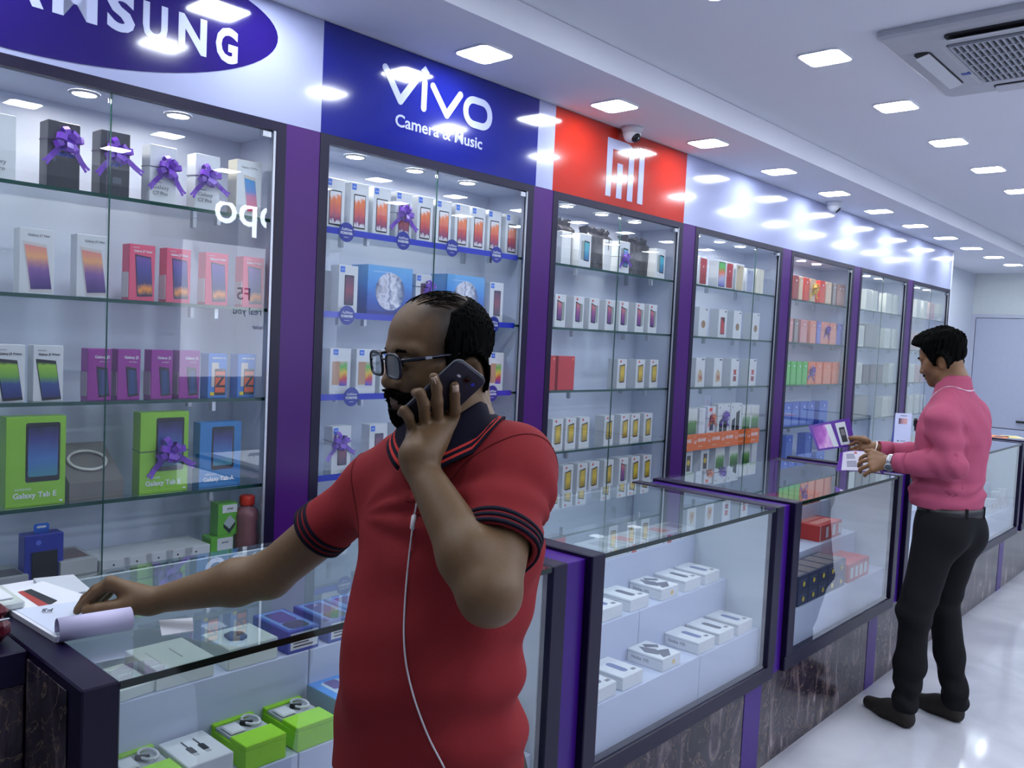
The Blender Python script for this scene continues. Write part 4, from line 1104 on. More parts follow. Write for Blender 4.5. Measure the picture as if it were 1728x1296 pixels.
for q, (a, b) in enumerate([(566, 640), (645, 712)]):
    x, y, z, w_ = onstep(1, a, b, .004)
    flatbox('phone_box', .092, .16, .075, pm((52, 120, 150)), (x, y, z), 'teal blue tall phone box, %s right of the lime green boxes' % ORD[q], 'box', 'teal blue phone boxes', 0,
            [('top_print', pm((60, 140, 220)), rc(-.158, -.002, -.045, .045)), ('window', pm((176, 196, 216), .15), rrect(.11, .055, .01, 3, -.07, .004)), ('phone_picture', pm((92, 76, 140), .2), rrect(.05, .035, .006, 3, -.10, .004))],
            [('white_label', CARDW, rc(-.03, .038, .01, .06)), ('code_print', TXK, rc(-.02, .0, .02, .05)), ('code_print', TXK, rc(.008, .03, .03, .034))])
# white stacked boxes at the right end of the first counter
for q in range(3):
    flatbox('adapter_box', .08, .10, .042, CARDW, (STEPSA[0][0] - .012 , 1.60, STEPSA[0][1] + q * .0422), 'white adapter box, %s of the stack, right end of first counter' % ['lowest', 'middle', 'topmost'][q], 'box', 'stacked white adapter boxes', 0, (), [('code_print', TXG, rc(-.03, .01, .02, .023)), ('code_print', TXG, rc(-.03, .02, .01, .013))])

# third counter: navy and red boxes
NAVB = pm((34, 46, 82))
xf, z = STEPS[0][0] - .01, STEPS[0][1]
ya, yb = yat(1345, xf, z), yat(1425, xf, z)
n = 5
for lay in range(2):
    for k in range(n):
        wd = (yb - ya) / n
        flatbox('phone_box', wd - .003, .13, .062, NAVB, (xf, ya + (k + .5) * wd, z + lay * .0625), 'navy phone box, %s from left, %s layer, counter below man in pink' % (ORD[k], ('lower', 'upper')[lay]), 'box', 'navy boxes in the third counter', 0,
                [('top_print', pm((110, 104, 110)), rc(-.12, -.01, -wd * .4, wd * .4))],
                [('line_print', pm((90, 110, 140)), rc(-wd * .3, wd * .3, .04, .043)), ('yellow_dot', pm((214, 190, 60)), [(wd * .05 + .011 * math.cos(2 * PI * q / 10), .025 + .011 * math.sin(2 * PI * q / 10)) for q in range(10)])])
REDB = pm((190, 52, 46))
for q in range(2):
    y = yat(1430, xf, z) + .13 + q * .265
    flatbox('phone_box', .255, .15, .085, REDB, (xf, min(y, 4.165), z) if q == 0 else (xf - .16, 4.05, z), 'red carton with white windows, %s on the lowest step, third counter' % ('front one', 'rear one')[q], 'box', 'red cartons in the third counter', 0, [], [('window', CARDW, rc(-.10 + .055 * k, -.065 + .055 * k, .015, .065)) for k in range(4)]) if q == 0 else None
xf2, z2 = STEPS[1][0] - .02, STEPS[1][1]
flatbox('phone_box', .26, .15, .075, REDB, (xf2, 4.02, z2), 'large red carton on the middle step of the third counter', 'box', None, 0,
        [('top_print', pm((216, 140, 130)), rc(-.13, -.09, -.10, .10)), ('top_print', pm((216, 140, 130)), rc(-.07, -.03, -.10, .10))], [('edge_print', CARDW, rc(-.129, -.124, .0, .075)), ('window', CARDW, rc(-.06, -.03, .012, .062)), ('window', CARDW, rc(.02, .05, .012, .062)), ('window', CARDW, rc(.09, .12, .012, .062))])
flatbox('phone_box', .14, .13, .06, CARDW, (STEPS[1][0] - .004, 3.52, z2), 'white carton left of the large red carton, third counter', 'box', None, 0, [('top_print', CARDG, rc(-.12, -.01, -.06, .06))], [('code_print', TXG, rc(.0, .05, .02, .05))])
for q in range(5):
    col = [(190, 60, 50), (120, 150, 70), (190, 60, 50), (176, 120, 60), (190, 60, 50)][q]
    flatbox('phone_box', .10, .13, .05, pm(col), (STEPS[2][0] - .005, 3.62 + q * .13, STEPS[2][1]), 'small %s box, %s from left, top step of third counter' % (['red', 'green', 'red', 'brown', 'red'][q], ORD[q]), 'box', 'coloured boxes on the top step, third counter', 0, (), [('yellow_dot', pm((220, 190, 70)), [(.012 * math.cos(2 * PI * k / 10), .025 + .012 * math.sin(2 * PI * k / 10)) for k in range(10)])])
# fifth counter: small white boxes
for q in range(5):
    h = [.10, .09, .13, .09, .13][q]
    o = MB().cbox(-.05, 0, -.03, .03, 0, h, .001).obj('phone_box', CARDW)
    o.location = (STEPS[0][0] - .015, 6.42 + q * .095, STEPS[0][1])
    tag(o, 'small upright white box, %s from left, counter past the man in pink' % ORD[q], 'box', 'white boxes in the far counter')
    MB().box(0.0001, .0007, -.02, .02, h * .3, h * .7).obj('front_print', pm((206, 190, 186)), o)
flatbox('phone_box', .40, .12, .08, pm((206, 150, 140)), (STEPS[1][0] - .02, 6.66, STEPS[1][1]), 'long dusty pink carton behind the small white boxes', 'box', None, 0, (), [('window', CARDW, rc(-.18, .18, .02, .06))])

# ------------------------------------------------------------------ things on the counters
Z = CT + .0005
PAPER = mat('white_paper', (222, 224, 232), .6, var=.02)
PAPER2 = mat('lilac_paper', (206, 200, 232), .6, var=.02)
# card on the first counter
q4 = [back(px, py, 2, Z)[:2] for px, py in [(268, 1047), (325, 1043), (327, 1065), (273, 1073)]]
c0 = np.mean(q4, axis=0)
o = MB().prism([tuple(p - c0) for p in q4], lambda a, b, t: (a, b, t), 0, .0008).obj('white_card', PAPER)
o.location = (c0[0], c0[1], Z)
tag(o, 'small blank white card lying on the first glass counter', 'card')
# notepad with rolled back pages
t = tag(empty('notepad', (.78, .60, CT + .0035)), 'white notepad with pages rolled back beside the reaching hand', 'notepad')
A0, A1 = np.array([-.125, -.035]), np.array([.095, -.035])
pad = [(-.13, -.045), (.075, -.035), (.085, .10), (-.105, .075)]
MB().prism(pad, lambda a, b, t_: (a, b, t_), 0, .010).obj('page_block', PAPER, t)
MB().prism([(a * .93 - .003, b * .9 + .003) for a, b in pad], lambda a, b, t_: (a, b, t_), .0101, .0108).obj('top_page', mat('ruled_page', (206, 214, 232), .6, var=.03), t)
rl = MB()
n = 22
r0, r1 = .0215, .019
pts = []
c_ = Vector((.083, .030, .0215))
ax = Vector((.018, .125, 0)).normalized()
ex = Vector((ax.y, -ax.x, 0))
vs, fs = [], []
for s in (-.062, .062):
    for k in range(n):
        a = -.6 * PI + 1.75 * PI * k / (n - 1)
        for rr in (r0, r0 - .0012):
            p = c_ + ax * s + ex * rr * math.cos(a) + Vector((0, 0, rr * math.sin(a)))
            vs.append(p)
for k in range(n - 1):
    for j in (0, 1):
        a, b, c2, d2 = 2 * k + j, 2 * k + 2 + j, 2 * n + 2 * k + 2 + j, 2 * n + 2 * k + j
        fs.append((a, b, c2, d2))
    for e in (0, 2 * n):
        fs.append((e + 2 * k, e + 2 * k + 1, e + 2 * k + 3, e + 2 * k + 2))
for k in (0, n - 1):
    fs.append((2 * k, 2 * k + 1, 2 * n + 2 * k + 1, 2 * n + 2 * k))
rl.add(vs, fs).obj('rolled_pages', PAPER2, t, True)
# folded leaflet with dark and red picture
t = tag(empty('leaflet', (.56, .66, Z)), 'white folded phone leaflet with a dark and red picture under the fingers', 'leaflet')
lf = [back(px, py, 2, Z + .02)[:2] - np.array([.56, .66]) for px, py in [(14, 998), (72, 981), (150, 1000), (72, 1046)]]
MB().prism([tuple(p) for p in lf], lambda a, b, t_: (a, b, t_ - .06 * (a - .02)), .016, .0172).obj('sheet', PAPER, t)
def lp(px, py): return tuple(back(px, py, 2, Z + .02)[:2] - np.array([.56, .66]))
sl = lambda a, b, t_: (a, b, t_ - .06 * (a - .02))
MB().prism([lp(36, 997), lp(52, 993), lp(97, 1008), lp(82, 1016)], sl, .0173, .0178).obj('dark_picture', TXK, t)
MB().prism([lp(30, 998), lp(38, 996), lp(82, 1014), lp(68, 1018)], sl, .0174, .0180).obj('red_picture', pm((170, 64, 60)), t)
l = lettering('F5', .022, TXK, (lp(80, 1027)[0], lp(80, 1027)[1], .0178), t, (0, 0, math.radians(-120)))
MB().prism([(-.12, -.09), (.13, -.09), (.12, .02), (-.12, .03)], lambda a, b, t_: (a, b, t_), .0004, .003).obj('under_sheet', PAPER, t)
MB().prism([(-.10, .0), (.05, -.02), (.06, .06), (-.08, .075)], lambda a, b, t_: (a, b, t_), .0032, .012).obj('fold_back', mat('leaflet_inside', (190, 196, 204), .6), t)
# clear plastic box on the papers
t = tag(empty('plastic_box', (.60, .545, Z + .0)), 'clear plastic box with papers at the left edge of the counter', 'box')
MB().cbox(-.07, .06, -.11, .035, .013, .030, .004).obj('tray', FROST, t)
MB().cbox(-.05, .04, -.095, .02, .0305, .034, .001).obj('paper_insert', PAPER, t)
# maroon purse on the cash counter
t = tag(empty('purse', (.775, .445, CT + .0035)), 'glossy maroon purse on the dark counter at the left edge', 'purse')
MAR = mat('maroon_patent_leather', (92, 16, 34), .22, var=.15, bump=.2, scale=60)
MB().cbox(-.07, .035, -.16, .068, 0, .048, .016).obj('purse_body', MAR, t)
MB().cbox(-.068, .030, -.155, .064, .0485, .064, .014).obj('purse_flap', MAR, t)
MB().tube([(.036, -.15, .046), (.0365, .06, .046)], .0018, 6).obj('zip', METAL, t)
# standing leaflet on a far counter
t = tag(empty('leaflet_stand', (.60, 5.66, CT + .0035)), 'tall white standing leaflet with a small photo near the man in pink', 'leaflet')
lp_ = back(1521, 757, 2, CT)
t.location = (lp_[0], min(lp_[1], 5.6), Z)
t.rotation_euler = (0, 0, math.radians(-52))
hh = back(1519, 694, 0, .6)[2] - CT
w_ = .050
MB().box(-.004, 0, -w_, w_, 0, hh).obj('front_sheet', mat('lilac_white_print', (206, 208, 236), .4), t)
MB().add([(-.004, -w_, 0), (-.05, -w_ - .0, 0), (-.004, -w_, hh), (-.004, -w_ + .002, 0), (-.05, -w_ + .002, 0), (-.004, -w_ + .002, hh)], [(0, 1, 2), (3, 5, 4), (0, 3, 4, 1), (1, 4, 5, 2), (2, 5, 3, 0)]).obj('side_sheet', grad('picture_blue_side', [(0, (60, 80, 190)), (1, (140, 150, 220))], 2), t)
MB().box(.0002, .0008, -.028, .024, hh * .70, hh * .86).obj('photo_print', grad('picture_duo', [(0, (40, 34, 60)), (.5, (200, 150, 160)), (1, (226, 170, 160))], 1, .3, 3), t)
MB().box(.0002, .0008, -.03, -.02, hh * .20, hh * .23).obj('logo_print', TXK, t)
MB().box(.0002, .0008, -.01, .02, hh * .205, hh * .225).obj('text_print', TXG, t)
MB().box(.0002, .0008, -.02, .02, hh * .92, hh * .94).obj('text_print', TXG, t)
# papers on the farthest visible counter
for q, (px, py, c3, lb) in enumerate([(1683, 737, (236, 130, 50), 'orange leaflet lying on the far counter right of the man in pink'), (1710, 737, (236, 226, 190), 'white and yellow leaflet on the far counter at the right edge')]):
    p = back(px, py, 2, CT + .004)
    o = MB().box(-.06, .06, -.11, .11, 0, .002).obj('leaflet', pm(c3))
    o.location = (min(p[0], 1.0), min(max(p[1], 7.3), 8.1), CT + .0005)
    o.rotation_euler = (0, 0, .1 + .4 * q)
    tag(o, lb, 'leaflet')
    MB().box(-.03, .03, -.06, .05, .0021, .0026).obj('print', pm((240, 210, 60) if q else (60, 50, 60)), o)
# ------------------------------------------------------------------ smooth bodies from blended volumes
f32 = np.float32
class Vol:
    """list of round cones and ellipsoids blended into one smooth surface"""
    def __init__(s, disp=None, post=None):
        s.p, s.disp, s.post = [], disp, post
    def cap(s, a, b, ra, rb=None, k=.02, op=1):
        a, b = np.array(a, f32), np.array(b, f32)
        rb = ra if rb is None else rb
        s.p.append(('c', a, b, f32(ra), f32(rb), f32(k), op))
        return s
    def ell(s, c, r, R=None, k=.02, op=1):
        s.p.append(('e', np.array(c, f32), np.array(r, f32), np.eye(3, dtype=f32) if R is None else np.array(R, f32), None, f32(k), op))
        return s
    @staticmethod
    def one(q, P):
        if q[0] == 'c':
            _, a, b, ra, rb, k, op = q
            ab = b - a
            L = float(ab @ ab)
            t = np.clip(((P - a) @ ab) / max(L, 1e-12), 0, 1)
            d = P - a - t[:, None] * ab
            return np.sqrt((d * d).sum(1)) - (ra + (rb - ra) * t)
        _, c, r, R, _, k, op = q
        d = (P - c) @ R                       # columns of R are the axes
        a = d / r
        k0 = np.sqrt((a * a).sum(1))
        b = a / r
        k1 = np.sqrt((b * b).sum(1)) + 1e-9
        return k0 * (k0 - 1) / k1
    def raw(s, P):
        P = P.astype(f32)
        c = P.mean(0)[None]
        R = float(np.sqrt(((P - c) ** 2).sum(1)).max())
        dc = [float(s.one(q, c)[0]) for q in s.p]
        pos = [d for d, q in zip(dc, s.p) if q[6] > 0]
        lim = min(pos) + 2.2 * R
        out = None
        for d0, q in zip(dc, s.p):
            k = float(q[5])
            if q[6] > 0:
                if d0 > lim + 2 * k and out is not None:
                    continue
                if d0 > lim + 2 * k + .02 and len(s.p) > 1:
                    continue
                d = s.one(q, P)
                if out is None:
                    out = d
                else:
                    h = np.maximum(k - np.abs(out - d), 0) / max(k, 1e-6)
                    out = np.minimum(out, d) - h * h * k * .25
            else:
                if d0 > R * 1.2 + k or out is None:
                    continue
                d = -s.one(q, P)
                h = np.maximum(k - np.abs(out - d), 0) / max(k, 1e-6)
                out = np.maximum(out, d) + h * h * k * .25
        if out is None:
            out = np.full(len(P), min(pos), f32)
        return out
    def __call__(s, P):
        d = s.raw(P)
        if s.disp is not None:
            d = d + s.disp(P)
        if s.post is not None:
            d = s.post(P, d)
        return d

def polygonize(F, lo, hi, h, B=8, slack=1.35):
    lo, hi = np.array(lo, float), np.array(hi, float)
    nb = np.ceil((hi - lo) / (h * B)).astype(int)
    gi = np.stack(np.meshgrid(*[np.arange(n) for n in nb], indexing='ij'), -1).reshape(-1, 3)
    half = h * B / 2
    rad = half * math.sqrt(3) * slack
    keep = []
    SB = 4
    sid = (gi // SB) @ np.array([1, 1000, 1000000])
    order = np.argsort(sid, kind='stable')
    gi, sid = gi[order], sid[order]
    cuts = np.flatnonzero(np.diff(sid)) + 1
    for g in np.split(gi, cuts):
        cen = lo + g * (h * B) + half
        cc = cen.mean(0, keepdims=True)
        if abs(F(cc)[0]) > half * SB * math.sqrt(3) * slack + .03:
            continue
        d = F(cen)
        m = np.abs(d) < rad
        if m.any():
            keep.append(g[m])
    NX, NY, NZ = nb * B + 2
    off = np.stack(np.meshgrid(*[np.arange(B + 1)] * 3, indexing='ij'), -1)
    keys, verts, edges = [], [], []
    corners = [(0, 0, 0), (1, 0, 0), (0, 1, 0), (1, 1, 0), (0, 0, 1), (1, 0, 1), (0, 1, 1), (1, 1, 1)]
    eds = [(0, 1), (2, 3), (4, 5), (6, 7), (0, 2), (1, 3), (4, 6), (5, 7), (0, 4), (1, 5), (2, 6), (3, 7)]
    for g in keep:
        base = g * B
        P = lo + (base[:, None, None, None, :] + off[None]) * h
        n = len(g)
        D = F(P.reshape(-1, 3)).reshape(n, B + 1, B + 1, B + 1)
        sgn = D < 0
        c = np.stack([D[:, i:i + B, j:j + B, k:k + B] for i, j, k in corners], -1)
        sg = c < 0
        s = sg.sum(-1)
        idx = np.argwhere((s > 0) & (s < 8))
        if len(idx) == 0:
            continue
        cv = c[idx[:, 0], idx[:, 1], idx[:, 2], idx[:, 3]]
        acc = np.zeros((len(idx), 3))
        cnt = np.zeros(len(idx))
        for a, b in eds:
            va, vb = cv[:, a], cv[:, b]
            m = (va < 0) != (vb < 0)
            t = np.where(m, va / np.where(m, va - vb, 1), 0)
            pa, pb = np.array(corners[a], float), np.array(corners[b], float)
            acc += np.where(m[:, None], pa + t[:, None] * (pb - pa), 0)
            cnt += m
        cell = base[idx[:, 0]] + idx[:, 1:]
        verts.append(lo + (cell + acc / cnt[:, None]) * h)
        keys.append(cell[:, 0] + NX * (cell[:, 1] + NY * cell[:, 2]))
        e = np.stack([cv[:, 0] < 0, cv[:, 1] < 0, cv[:, 2] < 0, cv[:, 4] < 0], -1)
        edges.append(e)
    keys = np.concatenate(keys); verts = np.concatenate(verts); edges = np.concatenate(edges)
    o = np.argsort(keys)
    keys, verts, edges = keys[o], verts[o], edges[o]
    st = [1, NX, NX * NY]
    quads = []
    for ax, (b, c) in ((0, (1, 2)), (1, (2, 0)), (2, (0, 1))):
        m = edges[:, 0] != edges[:, ax + 1]
        k0 = keys[m]
        inside = edges[m, 0]
        q = []
        ok = np.ones(len(k0), bool)
        for dk in (0, st[b], st[b] + st[c], st[c]):
            t = np.searchsorted(keys, k0 - dk)
            t = np.clip(t, 0, len(keys) - 1)
            ok &= keys[t] == k0 - dk
            q.append(t)
        q = np.stack(q, -1)
        q[~inside] = q[~inside][:, ::-1]
        quads.append(q[ok])
    return verts, np.concatenate(quads)

def vol_mesh(name, F, lo, hi, h, mats, smooth=1, color=None):
    v, q = polygonize(F, lo, hi, h)
    for _ in range(smooth):                       # light relaxation
        acc = np.zeros_like(v)
        cnt = np.zeros(len(v))
        for a, b in ((0, 1), (1, 2), (2, 3), (3, 0)):
            np.add.at(acc, q[:, a], v[q[:, b]]); np.add.at(cnt, q[:, a], 1)
            np.add.at(acc, q[:, b], v[q[:, a]]); np.add.at(cnt, q[:, b], 1)
        v = v * .5 + (acc / np.maximum(cnt, 1)[:, None]) * .5
    me = bpy.data.meshes.new(name)
    me.vertices.add(len(v))
    me.vertices.foreach_set('co', v.astype(f32).ravel())
    me.loops.add(len(q) * 4)
    me.loops.foreach_set('vertex_index', q.astype(np.int32).ravel())
    me.polygons.add(len(q))
    me.polygons.foreach_set('loop_start', np.arange(0, len(q) * 4, 4, dtype=np.int32))
    me.polygons.foreach_set('use_smooth', np.ones(len(q), bool))
    for m in (mats if isinstance(mats, (list, tuple)) else [mats]):
        me.materials.append(m)
    if color is not None:
        a = me.color_attributes.new('tint', 'FLOAT_COLOR', 'POINT')
        a.data.foreach_set('color', np.concatenate([color(v), np.ones((len(v), 1))], 1).astype(f32).ravel())
    me.update(calc_edges=True)
    me.validate()
    return me

def skin_material(name):
    m = mat(name, (120, 84, 60), .5, spec=.4, var=.0)
    nt = m.node_tree
    b = nt.nodes['Principled BSDF']
    at = nt.nodes.new('ShaderNodeAttribute')
    at.attribute_name = 'tint'
    nz = nt.nodes.new('ShaderNodeTexNoise')
    nz.inputs['Scale'].default_value = 140
    nz.inputs['Detail'].default_value = 3
    tc = nt.nodes.new('ShaderNodeTexCoord')
    nt.links.new(tc.outputs['Object'], nz.inputs['Vector'])
    mr = nt.nodes.new('ShaderNodeMapRange')
    mr.inputs[3].default_value = .88
    mr.inputs[4].default_value = 1.10
    nt.links.new(nz.outputs['Fac'], mr.inputs[0])
    mx = nt.nodes.new('ShaderNodeVectorMath')
    mx.operation = 'SCALE'
    nt.links.new(at.outputs['Color'], mx.inputs[0])
    nt.links.new(mr.outputs[0], mx.inputs['Scale'])
    nt.links.new(mx.outputs[0], b.inputs['Base Color'])
    bp = nt.nodes.new('ShaderNodeBump')
    bp.inputs['Strength'].default_value = .12
    bp.inputs['Distance'].default_value = .001
    nt.links.new(nz.outputs['Fac'], bp.inputs['Height'])
    nt.links.new(bp.outputs[0], b.inputs['Normal'])
    b.inputs['Subsurface Weight'].default_value = .06
    b.inputs['Subsurface Radius'].default_value = (.006, .003, .002)
    return m

def fabric(name, rgb, scale=900, bump=.25, rough=.85, var=.1):
    return mat(name, rgb, rough, spec=.2, var=var, scale=scale, bump=bump)

def frame3(fwd, pitch=0.0, roll=0.0):
    """columns: right, forward, up"""
    f = np.array([fwd[0], fwd[1], 0.0]); f /= np.linalg.norm(f)
    r = np.cross(f, [0, 0, 1]); u = np.array([0, 0, 1.0])
    c, s = math.cos(pitch), math.sin(pitch)
    f2, u2 = c * f - s * u, c * u + s * f
    c, s = math.cos(roll), math.sin(roll)
    r3, u3 = c * r + s * u2, c * u2 - s * r
    return np.stack([r3, f2, u3], 1)

def head_prims(V, O, R, s=1.0, slim=1.0):
    def w(p): return O + R @ (np.array(p) * s)
    def E(c, r, k=.02, op=1): V.ell(w(c), np.array(r) * s, R, k * s, op)
    def Cp(a, b, ra, rb=None, k=.02, op=1): V.cap(w(a), w(b), ra * s, (ra if rb is None else rb) * s, k * s, op)
    E((0, -.010, .034), (.075, .086, .080), .01)
    E((0, .030, .030), (.064, .060, .064), .03)
    E((0, .028, -.040), (.058 * slim, .060, .074), .03)
    for q in (-1, 1):
        Cp((q * .054, -.008, -.045), (q * .046 * slim, .020, -.078), .016, .015, .025)
        Cp((q * .046 * slim, .020, -.078), (q * .012, .068, -.100), .015, .016, .025)
        E((q * .038, .058, -.034), (.024, .024, .022), .025)
        E((q * .056, .030, -.012), (.016, .030, .016), .02)
        Cp((q * .012, .086, .020), (q * .050, .070, .020), .010, .009, .014)         # brow
    E((0, .074, -.100), (.022, .018, .018), .02)
    E((0, .074, -.066), (.034, .020, .026), .02)                                     # mouth mound
    for q in (-1, 1):
        E((q * .032, .098, -.002), (.019, .018, .013), .012, -1)                      # eye sockets
        E((q * .032, .075, -.003), (.0145, .0145, .0135), .004)                       # lids over the eyes
    Cp((0, .086, .010), (0, .101, -.033), .0075, .0120, .012)                        # nose
    E((0, .103, -.037), (.0130, .0125, .0120), .008)
    for q in (-1, 1):
        E((q * .0145, .096, -.040), (.0090, .0115, .0085), .006)
        E((q * .007, .100, -.0495), (.0042, .005, .004), .003, -1)
    E((0, .0925, -.0655), (.024, .0085, .0055), .006)
    E((0, .0905, -.0765), (.020, .0085, .0060), .006)
    Cp((-.022, .0985, -.0708), (.022, .0985, -.0708), .0024, .0024, .003, -1)
    for q in (-1, 1):                                                                # ears
        Re = R @ np.array([[math.cos(q * .35), -math.sin(q * .35) * 1, 0], [math.sin(q * .35), math.cos(q * .35), 0], [0, 0, 1]])
        V.ell(w((q * .082, -.020, -.030)), np.array((.0090, .021, .034)) * s, Re, .008 * s)
        V.ell(w((q * .0915, -.014, -.026)), np.array((.008, .0125, .022)) * s, Re, .004 * s, -1)
        V.ell(w((q * .078, -.010, -.052)), np.array((.007, .010, .010)) * s, Re, .006 * s)
    return w

def noise3(P, s, seed=0):
    """cheap smooth noise from crossed waves, about -1..1"""
    rs = np.random.RandomState(seed)
    out = 0
    for _ in range(5):
        d = rs.normal(size=3); d /= np.linalg.norm(d)
        out = out + np.sin(P @ (d * s * rs.uniform(.6, 1.5)) + rs.uniform(0, 6.28))
    return out / 3.0

def surf_ring(F, c, axis, n=40, rmax=.14, up=None, steps=60):
    """points where rays leaving a centre line last cross a surface"""
    axis = np.array(axis, float); axis /= np.linalg.norm(axis)
    a = np.array([0, 0, 1.0]) if up is None else np.array(up, float)
    u = np.cross(axis, a); u /= np.linalg.norm(u); v = np.cross(axis, u)
    rr = np.linspace(0, rmax, steps)
    out = []
    for k in range(n):
        th = 2 * PI * k / n
        d = u * math.cos(th) + v * math.sin(th)
        D = F(c + rr[:, None] * d)
        ins = np.flatnonzero(D < 0)
        if len(ins) == 0: r = .01
        else:
            i = ins[-1]
            r = rr[i] if i + 1 >= steps else rr[i] + (rr[i + 1] - rr[i]) * (-D[i]) / max(D[i + 1] - D[i], 1e-6)
        out.append((c + d * r, d))
    return out

def band(F, c, axis, offs, out, name, m, parent, n=44, rmax=.14):
    """narrow strip that follows a surface round an axis"""
    axis = np.array(axis, float); axis /= np.linalg.norm(axis)
    rows = []
    for o, e in ((offs[0], -.002), (offs[0], out), (offs[1], out), (offs[1], -.002)):
        rows.append([p + d * e for p, d in surf_ring(F, c + axis * o, axis, n, rmax)])
    vs = [p for r in rows for p in r]
    fs = [(r * n + k, r * n + (k + 1) % n, ((r + 1) % 4) * n + (k + 1) % n, ((r + 1) % 4) * n + k) for r in range(4) for k in range(n)]
    return MB().add(vs, fs).obj(name, m, parent, True)

def ray_to(F, px, py, t0, t1, n=160):
    """first surface met along the line of sight of a pixel, between two depths"""
    ts = np.linspace(t0, t1, n)
    d = FW + RT * (px - 864) / FPX - UP * (py - 648) / FPX
    P = CAM + ts[:, None] * d
    D = F(P)
    i = np.flatnonzero(D < 0)
    return P[i[0]] if len(i) else P[-1]

def local(me, origin):
    me.transform(Matrix.Translation(-Vector(origin)))
    return me
